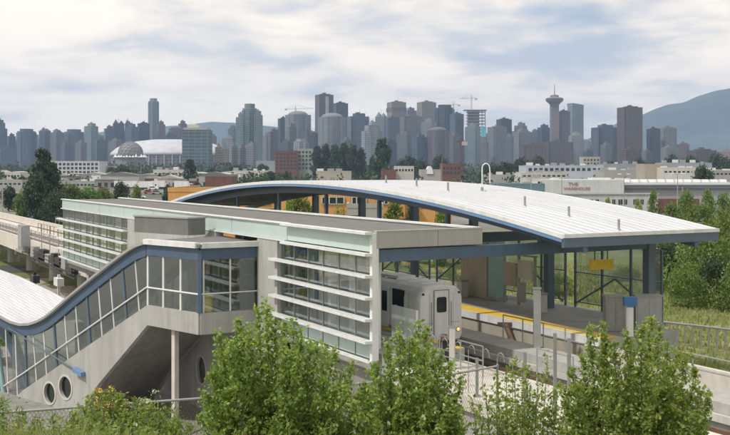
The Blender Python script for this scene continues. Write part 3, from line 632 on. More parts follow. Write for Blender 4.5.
fin = thing('canopy_leg', 'curved dark blue steel leg at the left edge below the white roof', 'canopy leg', SV(19, -1, 0))
pr = [(24, 3.9), (22, 3.5), (20.6, 2.5), (19.6, 1.2), (19.1, 0), (18.3, 0), (18.9, 1.5), (19.9, 3.0), (21.6, 4.2), (24, 4.7)]
MB(SV).prism(pr, 1.2, 1.6).build('leg_plate', 'blue', fin)
# ================= skyline
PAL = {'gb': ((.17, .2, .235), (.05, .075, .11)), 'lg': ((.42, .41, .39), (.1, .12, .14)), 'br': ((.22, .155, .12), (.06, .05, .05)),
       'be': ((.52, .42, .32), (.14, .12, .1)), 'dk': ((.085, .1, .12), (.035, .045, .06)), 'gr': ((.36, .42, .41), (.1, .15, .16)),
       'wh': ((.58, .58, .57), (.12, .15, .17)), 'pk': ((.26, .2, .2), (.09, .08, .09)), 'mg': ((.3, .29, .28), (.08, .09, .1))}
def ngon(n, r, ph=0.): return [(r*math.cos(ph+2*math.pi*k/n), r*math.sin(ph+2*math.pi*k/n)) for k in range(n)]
PAL = {k: (tuple(c*(.5+.05*i) for i, c in enumerate(a)), tuple(c*(.75+.1*i) for i, c in enumerate(b))) for k, (a, b) in PAL.items()}  # facade colours darkened and blued: cloud shadow over downtown is put into the palette
def tower(x0, x1, yt, D, style, pal, label, th=None, crown=None, fh=3.2, group=None, hf=.6):
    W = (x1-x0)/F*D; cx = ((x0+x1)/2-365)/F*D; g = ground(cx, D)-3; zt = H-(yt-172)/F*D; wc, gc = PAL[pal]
    th = random.choice((.35, .5, .62, -.4, -.55)) if th is None else th
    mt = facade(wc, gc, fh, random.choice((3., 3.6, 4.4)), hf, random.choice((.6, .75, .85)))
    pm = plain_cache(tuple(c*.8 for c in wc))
    r = thing('tower_block', label, 'tower', (cx, D, g), group or 'towers of the downtown skyline'); r.rotation_euler = (0, 0, th)
    fr = lambda x, y, z: (cx+x, D+y, z)
    a = W/(math.cos(th)+.8*abs(math.sin(th))); b = .8*a; hx, hy = a/2, b/2
    hgt = zt-g; ph = min(7., hgt*.06)
    if style in ('box', 'slab', 'step', 'spire', 'slant'):
        z1 = zt-(ph if style != 'slab' else 2.5)
        if style == 'spire': z1 = zt-hgt*.09
        if style == 'slant': z1 = zt-6
        c = hx*.12
        pl = [(-hx, -hy+c), (-hx+c, -hy+c), (-hx+c, -hy), (hx-c, -hy), (hx-c, -hy+c), (hx, -hy+c), (hx, hy-c), (hx-c, hy-c), (hx-c, hy), (-hx+c, hy), (-hx+c, hy-c), (-hx, hy-c)]
        if style == 'step':
            k = .62; MB(fr).prism([(x*k, y*.98) for x, y in pl], g, z1, 'ab').build('body', mt, r)
            MB(fr).prism([(x, y*.8) for x, y in pl], g, z1-hgt*random.uniform(.07, .13), 'ab').build('wing', mt, r)
        else: MB(fr).prism(pl, g, z1, 'ab').build('body', mt, r)
        k = .62 if style == 'step' else 1.
        if style == 'spire':
            mb = MB(fr)
            for sx in (-.5, .5):
                q = [mb.pt(sx*hx-hx*.42, -hy*.8, z1), mb.pt(sx*hx+hx*.42, -hy*.8, z1), mb.pt(sx*hx+hx*.42, hy*.8, z1), mb.pt(sx*hx-hx*.42, hy*.8, z1)]; t = mb.pt(sx*hx, 0, zt if sx < 0 else zt-3)
                mb.f.append(q); mb.f += [[q[i], q[(i+1) % 4], t] for i in range(4)]
            mb.build('pitched_roof', pm, r); MB(fr).tube([(0, 0, z1), (0, 0, zt+5)], .6, 6, .2).build('mast', pm, r)
        elif style == 'slant':
            mb = MB(fr); mb.prism([(-hx, z1+.1), (hx, z1+.1), (hx, zt-4), (-hx, zt)], -hy, hy, 'ac'); mb.build('slanted_crown', mt, r)
        else:
            MB(fr).prism([(x*.55*k+hx*.1, y*.55) for x, y in ((-hx, -hy), (hx, -hy), (hx, hy), (-hx, hy))], z1+.05, zt, 'ab').build('penthouse', pm, r)
            MB(fr).box(-hx*.2*k, hx*.15*k, -hy*.2, hy*.2, zt+.05, zt+2.6).build('plant_room', pm, r)
            if random.random() < .4: MB(fr).tube([(hx*.2*k, 0, zt), (hx*.2*k, 0, zt+random.uniform(5, 12))], .35, 5, .15).build('antenna', pm, r)
        mb = MB(fr); mb.prism([(x*1.015*k, y*1.015) for x, y in pl], z1-.9, z1+.04, 'ab'); mb.build('parapet', pm, r)
        if style in ('box', 'step') and D < 2700:
            for xa, xb in ((-1.02, -.55), (.45, 1.02)):
                mb = MB(fr); z = g+8; q = .62 if style == 'step' else 1.
                while z < z1-4: mb.box(hx*xa*q, hx*xb*q, -hy*1.05, -hy*.7, z, z+.9); z += 3.2
                mb.build('balcony_stack', pm, r)
        else:
            mb = MB(fr); n = 5
            for i in range(n+1): x = -hx+c+(2*hx-2*c)*i/n; mb.box(x-.45, x+.45, -hy-.5, -hy, g, z1)
            mb.build('piers', pm, r)
    elif style in ('round', 'dome', 'oct'):
        n = 20 if style != 'oct' else 8; R = W/2
        if style == 'dome':
            zb = zt-R*.34; MB(fr).prism([(max(-R*.97, min(R*.97, x*1.2)), max(-R*.8, min(R*.8, y))) for x, y in ngon(n, R*.99, .157)], g, zb, 'ab').build('body', mt, r)
            mb = MB(fr); mb.lathe((0, 0, zb+.05), [(R*.84*math.cos(q), R*.34*math.sin(q)) for q in np.linspace(0, 1.5, 6)], n); mb.build('domed_top', mt, r)
        else:
            zb = zt-ph; MB(fr).prism(ngon(n, R, .39), g, zb, 'ab').build('body', mt, r); MB(fr).prism(ngon(n, R*.72, .39), zb+.05, zt, 'ab').build('crown', pm, r)
        mb = MB(fr)
        for k in range(8): x, y = R*1.0*math.cos(k*math.pi/4+.2), R*1.0*math.sin(k*math.pi/4+.2); mb.box(x-.9, x+.9, y-.9, y+.9, g, zb-3)
        mb.build('piers', pm, r)
    if crown == 'gold':
        MB(fr).lathe((0, 0, zt-7), [(W*.24, 0), (W*.24, 3), (W*.2, 5), (W*.17, 6.8), (.5, 8)], 14).build('golden_crown', plain_cache((.5, .36, .14)), r)
    if crown == 'band':
        MB(fr).box(-hx*1.03, hx*1.03, -hy*1.03, hy*1.03, zt-26, zt-16).build('dark_band', plain_cache((.09, .09, .1)), r)
    return r
_pc = {}
def plain_cache(c):
    c = tuple(round(x, 3) for x in c)
    if c not in _pc: _pc[c] = plain('trim', c, .75, .12, .08)
    return _pc[c]
T = [
(-8, 8, 120, 2300, 'step', 'gb', 'tall dark blue grey tower cut by the left edge of the skyline'),
(7, 16, 134, 2450, 'box', 'dk', 'low dark tower tucked right of the tower at the left edge'),
(-2, 17, 148, 2150, 'box', 'gb', 'lower blue block in front of the towers at the left edge'),
(17, 36, 129, 2300, 'oct', 'gb', 'dark tower with rounded top behind the big poplar, second from the left'),
(39, 51, 127, 2350, 'spire', 'gb', 'tower with pointed roofs rising above the big poplar'),
(50, 63, 130, 2300, 'box', 'mg', 'pale ribbed tower just right of the poplar top'),
(61, 69, 142, 2200, 'box', 'gb', 'narrow low tower in the gap right of the poplar'),
(64, 84, 129.5, 2350, 'oct', 'gb', 'wide dark tower with rounded shoulders above the white gridded office'),
(75, 87, 141, 2150, 'box', 'mg', 'paler block in front of the wide dark tower above the gridded office'),
(84, 98.5, 123.5, 2250, 'box', 'gr', 'light blue tower with a flat cap above the right end of the gridded office'),
(95, 106, 138, 2200, 'box', 'gb', 'short tower right of the light blue flat capped one'),
(103.5, 115, 126, 2400, 'box', 'gb', 'dark tower with a small mast left of the pointed roofs'),
(112, 125, 119, 2450, 'spire', 'dk', 'dark tower with two pointed roofs left of the tallest slim tower'),
(108, 124, 139, 2150, 'box', 'mg', 'blue grey block in front of the tower with two pointed roofs'),
(125, 131, 119, 2500, 'spire', 'dk', 'very narrow pointed tower between two dark slabs'),
(125, 138, 124, 2350, 'box', 'gb', 'ribbed slab left of the slim tower, above the geodesic dome'),
(137, 150, 122.5, 2380, 'slab', 'dk', 'wide flat topped dark slab touching the slim tower'),
(148.5, 158.5, 98.5, 2500, 'oct', 'gr', 'tallest slim glass tower on the left half of the skyline'),
(156.5, 165.5, 121.5, 2400, 'box', 'pk', 'reddish tower right behind the slim glass tower'),
(163, 176, 133, 2450, 'box', 'gb', 'grey block behind the white stadium roof'),
(169, 183, 126, 2500, 'dome', 'pk', 'brownish rounded tower behind the right of the stadium roof'),
(178, 187, 121, 2600, 'box', 'br', 'brown block peeping over the glass office building'),
(228, 237, 126, 2600, 'box', 'gb', 'small round topped dark tower left of the gold crowned condominium'),
(222, 238, 136, 1900, 'box', 'lg', 'pale stepped block at the left foot of the gold crowned condominium'),
(207, 217, 134, 2700, 'box', 'mg', 'distant grey block behind the stadium roof, right of the glass office'),
(236, 245, 113.5, 1520, 'box', 'gr', 'left wing tower of the gold crowned condominium', -.2),
(242.5, 257, 104, 1550, 'oct', 'gr', 'tallest pale green condominium tower with a gold crown'),
(253.5, 263, 111, 1520, 'box', 'gr', 'right wing tower of the gold crowned condominium', .2),
(245, 258, 143, 1430, 'box', 'lg', 'lower condominium block in front of the gold crowned tower'),
(215, 222, 145, 1350, 'box', 'be', 'left one of the pale twin blocks with small roof hats', .1),
(221.5, 229, 147, 1340, 'box', 'be', 'right one of the pale twin blocks with small roof hats', .1),
(229.5, 238, 144, 1400, 'box', 'lg', 'grey block between the twin blocks and the condominium'),
(238, 246, 146, 1380, 'box', 'mg', 'darker block at the foot of the condominium'),
(263, 268, 133, 2000, 'box', 'lg', 'thin pale tower right of the gold crowned condominium'),
(267, 281, 129.5, 2300, 'box', 'pk', 'purple grey tower between the condominium and the crane tower'),
(277.5, 289, 117.5, 2250, 'slab', 'dk', 'dark green grey tower left of the tower with the crane'),
(286, 310, 111, 2100, 'dome', 'lg', 'domed grey tower below the horizontal crane'),
(286, 297, 124, 1950, 'box', 'mg', 'left shoulder block of the domed grey tower'),
(303, 310, 130, 2050, 'box', 'gb', 'narrow block right of the domed grey tower'),
(294, 308, 139, 1500, 'oct', 'wh', 'low pale glass block behind the red brick building'),
(279, 293, 141, 1700, 'box', 'gb', 'blue block above the red brick building'),
(308, 320, 133, 2000, 'box', 'dk', 'dark block at the foot of the twin dark brown towers'),
(314.5, 334, 94, 2350, 'slab', 'br', 'tallest dark brown tower with a pale vertical stripe', .5),
(332, 348.5, 102.5, 2450, 'slab', 'dk', 'near black tower right behind the tallest brown tower', .5),
(319, 345, 113, 1950, 'dome', 'lg', 'light grey round topped tower in front of the brown towers'),
(346.5, 369.5, 113.5, 2150, 'box', 'gb', 'broad blue grey tower right of the round topped grey tower'),
(341, 352, 138, 1900, 'box', 'mg', 'low grey block behind the row of dark poplars'),
(360.5, 384, 122, 1700, 'step', 'wh', 'whitish glass block with a domed top left of the tall poplar'),
(364, 371, 130, 1650, 'box', 'wh', 'left pale turret of the whitish domed block', .2),
(375, 387.5, 111.5, 2500, 'spire', 'gr', 'pale tower with pointed glass top'),
(386.5, 406.5, 101.5, 2450, 'slab', 'be', 'left one of the two beige slabs, with a dark band near its top', .45, 'band'),
(416.5, 436.5, 101.5, 2450, 'slab', 'be', 'right one of the two beige slabs, plain warm tan', .45),
(385, 400, 117, 2150, 'slab', 'gb', 'wide blue slab below the banded beige tower'),
(399, 423, 115.5, 2200, 'slab', 'mg', 'wide grey slab between the two beige towers'),
(404, 417, 108, 2600, 'box', 'mg', 'small far tower seen between the two beige towers'),
(421, 437, 119, 2100, 'box', 'lg', 'pale slab below the plain beige tower'),
(435.5, 454, 105, 2300, 'oct', 'dk', 'dark tower with a low curved top left of the cranes'),
(427.5, 448.5, 127, 1900, 'dome', 'pk', 'block with a reddish arched roof in front of the slabs'),
(396, 412, 132, 1950, 'box', 'mg', 'shorter grey block at the foot of the left beige tower'),
(411, 428, 135, 1900, 'box', 'gb', 'shorter blue block at the foot of the right beige tower'),
(383, 397, 140, 1850, 'box', 'dk', 'dark block right of the tall lone poplar'),
(449.5, 464, 113, 2250, 'slab', 'gb', 'blue slab under the left tower crane'),
(449, 461, 133, 1950, 'box', 'mg', 'grey block left of the red crane mast'),
(464.5, 481, 124, 2000, 'box', 'gr', 'pale glass tower in front of the tower under construction'),
(487, 507, 126, 2050, 'slab', 'lg', 'pale concrete tower right of the tower under construction', .5),
(479, 489, 140, 1950, 'box', 'mg', 'low block below the cyan netting'),
(496, 512, 118.5, 2400, 'slab', 'dk', 'dark office block behind the pale concrete tower'),
(510.5, 531, 123, 2400, 'step', 'mg', 'rounded grey office block right of the dark one'),
(512, 532, 129.5, 2150, 'box', 'lg', 'paler block in front of the rounded grey office'),
(504, 514, 134, 2100, 'box', 'mg', 'narrow grey block between the pale tower and the paler block'),
(529, 541, 130, 2350, 'box', 'gb', 'stepped grey block left of the lookout tower'),
(537, 551, 125, 2500, 'box', 'dk', 'dark flat block just left of the lookout tower'),
(557, 570, 110.5, 2350, 'slab', 'pk', 'brown office slab attached right of the lookout tower', .4),
(567.5, 583.5, 103.5, 2450, 'slant', 'gr', 'pale glass tower with slanted top right of the lookout tower', .4),
(569, 583, 133, 1950, 'box', 'wh', 'whitish old office with a stepped top below the slanted glass tower', .2),
(520, 545, 144, 1850, 'slab', 'br', 'long low brown block below the lookout tower, its left half', .15),
(544, 572, 141, 1900, 'slab', 'br', 'long low brown block below the lookout tower, its right half', .15),
(591.5, 617, 125, 2100, 'box', 'gb', 'dark greenish office block left of the brown monolith', .3),
(600, 612, 143, 1900, 'box', 'mg', 'grey block at the foot of the greenish office'),
(617.5, 642, 106.5, 2000, 'slab', 'br', 'lone brown monolith tower in front of the mountain foot', .3),
(646.5, 660, 128, 2050, 'slab', 'dk', 'dark left part of the office pair by the mountain', .4),
(657, 676.5, 127, 2080, 'slab', 'lg', 'pale grey right part of the office pair by the mountain', .4),
(583, 593, 150, 1900, 'box', 'gb', 'low block in the gap left of the greenish office'),
(641, 653, 150, 1750, 'slab', 'mg', 'low grey block right of the brown monolith'),
(661, 677, 146, 1700, 'slab', 'lg', 'boxy pale block below the office pair'),
(676, 690, 143, 1800, 'slab', 'pk', 'small reddish grey block right of the office pair'),
(687, 716, 149, 1700, 'slab', 'br', 'long low brown block under the mountain at the right'),
(716, 735, 150, 1650, 'slab', 'be', 'pale block under the mountain at the right edge'),
(620, 641, 148, 1700, 'slab', 'br', 'low brown block at the foot of the brown monolith'),
]
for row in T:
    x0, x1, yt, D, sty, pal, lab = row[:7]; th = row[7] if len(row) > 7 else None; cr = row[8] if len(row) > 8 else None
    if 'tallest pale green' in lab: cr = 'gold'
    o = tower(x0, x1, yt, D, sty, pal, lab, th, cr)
    if 'vertical stripe' in lab:
        D_ = D; W_ = (x1-x0)/F*D; cx = ((x0+x1)/2-365)/F*D; a = W_/(math.cos(.5)+.8*math.sin(.5))
        MB(lambda x, y, z: (cx+x, D_+y, z)).box(-a*.12, a*.1, -a*.4-2, -a*.4-.6, o.location.z, H+(172-97)/F*D).build('pale_stripe', plain_cache((.4, .38, .36)), o)
random.seed(21)
px = -6.
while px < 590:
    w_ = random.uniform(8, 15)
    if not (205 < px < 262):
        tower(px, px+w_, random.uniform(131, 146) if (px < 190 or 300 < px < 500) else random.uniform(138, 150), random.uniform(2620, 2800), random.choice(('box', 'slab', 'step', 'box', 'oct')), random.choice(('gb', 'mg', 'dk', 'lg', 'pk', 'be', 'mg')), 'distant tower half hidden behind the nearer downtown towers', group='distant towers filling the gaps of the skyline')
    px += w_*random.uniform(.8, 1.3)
# lookout tower
D = 2320; cx = (554.5-365)/F*D; zz = lambda y: H-(y-172)/F*D
lt = thing('lookout_tower', 'slim concrete lookout tower with a flared round disc and antenna', 'tower', (cx, D, 17))
pc = plain_cache((.2, .17, .16)); k = D/F
MB().prism([(cx-4.*k, D-6), (cx+4.*k, D-6), (cx+4.*k, D+10), (cx-4.*k, D+10)], 17, zz(105.5), 'ab').build('shaft', facade((.2, .165, .15), (.08, .08, .08), 3.4, 4, .5, .5), lt)
MB().lathe((cx, D, 0), [(4.2*k, zz(106)), (5.2*k, zz(104)), (8.3*k, zz(101.2)), (8.9*k, zz(100))], 28).build('flared_disc', pc, lt)
MB().lathe((cx, D, 0), [(8.9*k, zz(99.95)), (8.9*k, zz(98.9))], 28).build('window_band', 'winD', lt)
MB().lathe((cx, D, 0), [(8.9*k, zz(98.85)), (7.6*k, zz(97.8)), (4.6*k, zz(97.4))], 28).build('disc_roof', pc, lt)
MB().lathe((cx, D, 0), [(4.4*k, zz(97.35)), (4.2*k, zz(95.4)), (2.0*k, zz(94.8))], 20).build('top_deck', pc, lt)
MB().tube([(cx, D, zz(94.8)), (cx, D, zz(90)), (cx, D, zz(84))], 1.3, 6, .5).build('antenna', pc, lt)
# tower under construction and cranes
D = 2200; k = D/F; cx = (474.5-365)*k
uc = thing('unfinished_tower', 'tower under construction with bare concrete core and open floors', 'tower', (cx, D, 17))
MB().box(cx-6.2*k, cx+4.8*k, D, D+24, 17, zz(109.5)+0).build('core', plain_cache((.15, .14, .14)), uc) if False else None
zz = lambda y: H-(y-172)/F*D
MB().box(cx-6.2*k, cx+4.8*k, D, D+24, 17, zz(110.5)).build('core', plain_cache((.13, .12, .12)), uc)
for i in range(13): MB().box(cx-7.5*k, cx+11*k, D-3, D+28, zz(112+i*3.), zz(111.5+i*3.)).build('floor_slab', plain_cache((.3, .28, .26)), uc)
for x in (-7., 7.6, 10.6): MB().box(cx+x*k-.9, cx+x*k+.9, D-2, D, 17, zz(109.5)).build('concrete_column', plain_cache((.3, .28, .26)), uc)
MB().box(cx-11*k, cx+12*k, D-3, D+6, zz(111), zz(109.8)).build('formwork_deck', plain_cache((.12, .12, .13)), uc)
MB().box(cx+6.4*k, cx+11.6*k, D-6, D-4, zz(137), zz(127)).build('safety_netting', plain_cache((.1, .42, .55)), uc)
def crane(px, ytop, yb, a0, a1, D, label, mat='post'):
    k = D/F; zz = lambda y: H-(y-172)/F*D; cx = (px-365)*k; r = thing('tower_crane', label, 'crane', (cx, D, zz(yb)))
    def lattice(p, q, w, n, name):
        P = Vector(p); Q = Vector(q); d = (Q-P).normalized(); s = Vector((0, 0, 1)) if abs(d.z) < .5 else Vector((1, 0, 0)); t = d.cross(s); mb = MB()
        cs = [s*w+t*w, s*w-t*w, -s*w-t*w, -s*w+t*w]
        for c in cs: mb.tube([tuple(P+c), tuple(Q+c)], w*.22, 4)
        for i in range(n):
            A = P.lerp(Q, i/n); B = P.lerp(Q, (i+1)/n)
            for c, e in zip(cs, cs[1:]+cs[:1]): mb.tube([tuple(A+c), tuple(B+e)], w*.16, 4)
        mb.build(name, mat, r)
    ya = ytop+3.; lattice((cx, D, zz(yb)), (cx, D, zz(ya)), 1.0, 14, 'mast'); lattice((cx+(a0-px)*k, D, zz(ya+.6)), (cx+(a1-px)*k, D, zz(ya)), .7, 24, 'jib')
    MB().tube([(cx, D, zz(ya)), (cx, D, zz(ytop))], 1., 5, .4).build('apex', mat, r)
    MB().tube([(cx, D, zz(ytop)), (cx+(a0-px)*k*.8, D, zz(ya)+.7)], .25, 4).build('tie_rod', mat, r); MB().tube([(cx, D, zz(ytop)), (cx+(a1-px)*k*.8, D, zz(ya)+.7)], .25, 4).build('tie_rod', mat, r)
    e = a1 if abs(a1-px) < abs(a0-px) else a0; MB().box(cx+(e-px)*k-2.5, cx+(e-px)*k+2.5, D-1.5, D+1.5, zz(ya)-4, zz(ya)-.5).build('counterweight', 'conc', r)
crane(471.5, 95, 111, 459.5, 476, 2190, 'tower crane on top of the tower under construction')
crane(453.5, 101.5, 115, 445, 459, 2280, 'smaller tower crane left of the tower under construction')
crane(295.5, 105.5, 113, 286, 313.5, 2090, 'tower crane with a long level jib above the domed grey tower')
crane(461, 138, 178, 456.5, 464.5, 900, 'red crane mast standing among the blocks behind the white canopy', 'brick')
# stadium, dome, glass office, gridded office
D = 2000; k = D/F; zz = lambda y: H-(y-172)/F*D
cx = (170.5-365)*k; stz = ground(cx, D)
sd = thing('stadium', 'stadium with a huge white air supported roof', 'stadium', (cx, D, stz))
mb = MB(); n = 48; rings = []
for j, (f, h) in enumerate(((1, 0), (.97, 6), (.88, 15), (.74, 23), (.55, 28.5), (.3, 32), (0.02, 33))):
    rings.append([len(mb.v)+i for i in range(n)])
    for i in range(n): a = 2*math.pi*i/n; mb.v.append((cx+60*k*f*math.cos(a), D+100*f*math.sin(a), zz(155.5)+h*.98))
for A_, B_ in zip(rings, rings[1:]):
    for j in range(n): mb.f.append([A_[j], A_[(j+1) % n], B_[(j+1) % n], B_[j]])
mb.f.append(rings[0]); mb.f.append(rings[-1]); mb.build('roof_membrane', plain_cache((.5, .52, .56)), sd, smooth=True)
mb = MB(); mb.prism([(cx+56*k*math.cos(2*math.pi*i/n), D+98*math.sin(2*math.pi*i/n)) for i in range(n)], stz-3, zz(155.7), 'ab'); mb.build('bowl', facade((.2, .2, .2), (.06, .06, .07), 6, 8, .6, .7), sd)
mb = MB()
for i in range(n):
    a = 2*math.pi*(i+.5)/n; x, y = cx+57*k*math.cos(a), D+99.5*math.sin(a); mb.box(x-1, x+1, y-1, y+1, stz-3, zz(156))
mb.build('buttresses', plain_cache((.34, .34, .33)), sd)
D = 1450; k = D/F; zz = lambda y: H-(y-172)/F*D; cx = (130.5-365)*k; R = 12.3*k; cz = zz(154)
gd = thing('geodesic_dome', 'silver geodesic dome in front of the stadium', 'dome', (cx, D, 0))
bm = bmesh.new(); bmesh.ops.create_icosphere(bm, subdivisions=3, radius=R); bmesh.ops.delete(bm, geom=[v for v in bm.verts if v.co.z < -R*.35], context='VERTS'); me = bpy.data.meshes.new('sphere_shell'); bm.to_mesh(me); bm.free()
o = bpy.data.objects.new('sphere_shell', me); C.objects.link(o); o.parent = gd; o.location = (0, 0, cz); me.materials.append(plain('dome_panels', (.22, .235, .25), .6, .15, .2))
bm = bmesh.new(); bmesh.ops.create_icosphere(bm, subdivisions=3, radius=R*1.01); bmesh.ops.delete(bm, geom=[v for v in bm.verts if v.co.z < -R*.35], context='VERTS'); bmesh.ops.wireframe(bm, faces=bm.faces[:], thickness=.5, offset=.5, use_replace=True); me = bpy.data.meshes.new('strut_lattice'); bm.to_mesh(me); bm.free()
o = bpy.data.objects.new('strut_lattice', me); C.objects.link(o); o.parent = gd; o.location = (0, 0, cz); me.materials.append(plain_cache((.3, .31, .33)))
MB().prism([(cx+a, D+b) for a, b in ngon(16, R*1.2)], -.5, zz(157.5), 'ab').build('base_hall', plain_cache((.2, .21, .22)), gd)
mb = MB()
for i in range(17):
    a = math.pi+i*math.pi/16; x = cx+R*1.25*math.cos(a); y = D+R*1.25*math.sin(a); q = [mb.pt(x-2, y-2, zz(157.4)), mb.pt(x+2, y-2, zz(157.4)), mb.pt(x+2, y+2, zz(157.4)), mb.pt(x-2, y+2, zz(157.4))]; t = mb.pt(x, y, zz(153.5+random.uniform(0, 3))); mb.f.append(q); mb.f += [[q[j], q[(j+1) % 4], t] for j in range(4)]
mb.build('white_peaks', 'white', gd)
def block(name, label, cat, x0, x1, yt, D, depth, mat, rows=0, cols=0, wy=(0, 0), group=None, wmat='winD', roofm='roofg', fw=.62, frame=None, zbase=None, th=0., par=True, margin=.02):
    k = D/F; X0, X1 = (x0-365)*k, (x1-365)*k; zt = H-(yt-172)*k; cx = (X0+X1)/2; g = ground(cx, D)-.4 if zbase is None else zbase
    r = thing(name, label, cat, (cx, D+depth/2, g), group); r.rotation_euler = (0, 0, th)
    MB().box(X0, X1, D, D+depth, g, zt).build('wall', mat, r)
    if par:
        MB().box(X0+.25, X1-.25, D+.25, D+depth-.25, zt, zt+.06).build('roof', roofm, r)
        mb = MB(); q = max(.18, .12*k*2); mb.box(X0-q*.3, X1+q*.3, D-q*.3, D+.22, zt-.25, zt+.3); mb.box(X0-q*.3, X0+.22, D+.22, D+depth, zt-.25, zt+.3); mb.box(X1-.22, X1+q*.3, D+.22, D+depth, zt-.25, zt+.3); mb.build('parapet', mat, r)
    if rows and cols:
        ys = np.linspace(wy[0], wy[1], rows+1)
        for j in range(rows):
            z1 = H-(ys[j]-172)*k; z0 = z1-(z1-(H-(ys[j+1]-172)*k))*.6
            for i in range(cols):
                bw = (X1-X0)*(1-2*margin)/cols; a = X0+(X1-X0)*margin+bw*(i+(1-fw)/2); b = a+bw*fw
                w_ = MB().box(a, b, D-.05, D+.05, z0, z1).build('window', wmat, r)
                if frame:
                    MB().box(a-.12, b+.12, D-.09, D-.052, z0-.16, z0).build('sill', frame, w_)
                    if k < .2: MB().box((a+b)/2-.05, (a+b)/2+.05, D-.085, D-.052, z0, z1).build('frame', frame, w_)
    return r
office = plain_cache((.1, .14, .16))
o = block('glass_office', 'dark teal glass office block standing alone in front of the stadium', 'office', 182, 208.5, 130, 1250, 32, facade((.16, .22, .25), (.03, .06, .08), 4.2, 8, .72, .9, .3), th=.0)
k = 1.25; MB().box((183-365)*k, (207-365)*k, 1252, 1280, H+42*k+.4, H+44.5*k).build('roof_screen', 'fascia', o); MB().box((187-365)*k, (198-365)*k, 1255, 1275, H+44.5*k, H+47.5*k).build('plant_room', 'cream', o)
MB().box((190-365)*k, (194-365)*k, 1258, 1268, H+47.5*k, H+49*k).build('vent', 'white', o)
gray = plain_cache((.5, .52, .55))
block('gridded_office', 'long white office with four rows of dark square windows right of the poplar', 'office', 49, 99.5, 161.5, 780, 25, gray, 4, 12, (163, 179), frame=gray, fw=.66)
BL = [
('apartment_block', 'red brick block below the domed grey tower', 'building', 275, 297.5, 151, 900, 22, M['brick'], 5, 6, (153, 171)),
('apartment_block', 'grey green block with rows of windows joined to the red brick block', 'building', 297.7, 312, 149, 905, 22, plain_cache((.3, .33, .3)), 5, 4, (151, 171)),
('warehouse', 'long low tan wall below the row of dark poplars', 'warehouse', 316, 351, 171.5, 520, 20, M['beige'], 0, 0, (0, 0)),
('warehouse', 'brick warehouse directly behind the canopy ridge, under the red crane mast', 'warehouse', 442, 461, 164, 620, 20, M['brick'], 2, 5, (167, 176)),
('warehouse', 'dull brown warehouse left of the tall lone poplar foot', 'warehouse', 382, 396, 170, 600, 20, M['brick'], 0, 0, (0, 0)),
('warehouse', 'white shed right of the tall lone poplar', 'warehouse', 395, 414, 166.5, 620, 20, M['cream'], 1, 6, (169, 173)),
('workshop', 'pale grey hall with an arched front behind the canopy roof', 'workshop', 421, 441, 170, 500, 20, M['fascia'], 0, 0, (0, 0)),
('warehouse', 'long bluish white building with a row of small windows', 'warehouse', 526, 604, 165.8, 640, 30, plain_cache((.42, .46, .52)), 1, 14, (168, 173)),
('workshop', 'low pale shed in front of the long bluish white building', 'workshop', 521, 567, 173, 560, 25, M['cream'], 1, 9, (175, 178)),
('workshop', 'low long roof with teal fascia left of the red lettering', 'workshop', 498, 561, 184.2, 345, 20, plain_cache((.13, .22, .26)), 0, 0, (0, 0)),
('workshop', 'tan blank block rising behind the skylights', 'workshop', 645, 664, 164.6, 480, 16, plain_cache((.4, .35, .28)), 0, 0, (0, 0)),
('workshop', 'low white annex beside the tan blank block', 'workshop', 663, 700, 168, 470, 25, M['cream'], 1, 8, (171, 174)),
('warehouse', 'grey shed with blue stripe at the far right edge', 'warehouse', 711, 745, 171, 430, 25, M['fascia'], 1, 8, (173, 176)),
('warehouse', 'low grey sheds between the red lettered warehouse and the tan block', 'warehouse', 604, 645, 170.5, 520, 25, M['fascia'], 0, 0, (0, 0)),
('warehouse', 'white low warehouse in front of the geodesic dome', 'warehouse', 153, 191, 170, 700, 25, M['cream'], 1, 9, (173, 177)),
('warehouse', 'dull brick warehouse behind the parked trucks', 'warehouse', 150, 208, 181.5, 470, 22, M['brick'], 0, 0, (0, 0)),
('warehouse', 'pale shed at the left edge below the towers', 'warehouse', -6, 22, 180.5, 430, 25, M['fascia'], 1, 6, (183, 186)),
('workshop', 'grey shed with a white gable left of the poplar', 'workshop', 4, 20, 172.5, 560, 20, M['cream'], 1, 5, (175, 178)),
('warehouse', 'long pale roof right of the gridded office', 'warehouse', 60, 122, 181.5, 470, 25, M['fascia'], 1, 16, (184, 187)),
('workshop', 'beige block between the gridded office and the geodesic dome', 'workshop', 100, 117, 166.5, 800, 20, M['beige'], 0, 0, (0, 0)),
('workshop', 'low dark red shed behind the end of the station roof', 'workshop', 205, 232, 177, 420, 18, M['brick'], 0, 0, (0, 0)),
('warehouse', 'grey green curved roof hall right of the gold crowned condominium', 'hall', 256, 275, 161, 1000, 30, plain_cache((.25, .3, .29)), 0, 0, (0, 0)),
('warehouse', 'pale low hall below the gold crowned condominium', 'warehouse', 232, 272, 171, 760, 25, M['cream'], 1, 9, (174, 177)),
('workshop', 'white flat box building right of the hooked pipe', 'workshop', 527, 560, 178.5, 450, 20, M['cream'], 0, 0, (0, 0)),
('workshop', 'ochre block in the jumble below the pale slanted tower', 'workshop', 583, 600, 157, 1200, 20, M['beige'], 2, 5, (159, 166)),
('warehouse', 'long grey flat shed right of the pale concrete tower foot', 'warehouse', 487, 527, 175, 620, 20, M['fascia'], 0, 0, (0, 0)),
('workshop', 'low blue grey works behind the tan block at the right', 'workshop', 664, 712, 163, 800, 25, plain_cache((.3, .33, .36)), 0, 0, (0, 0)),
('workshop', 'low blue grey works left of the tan block', 'workshop', 604, 644, 164, 820, 25, plain_cache((.26, .3, .32)), 0, 0, (0, 0)),
]
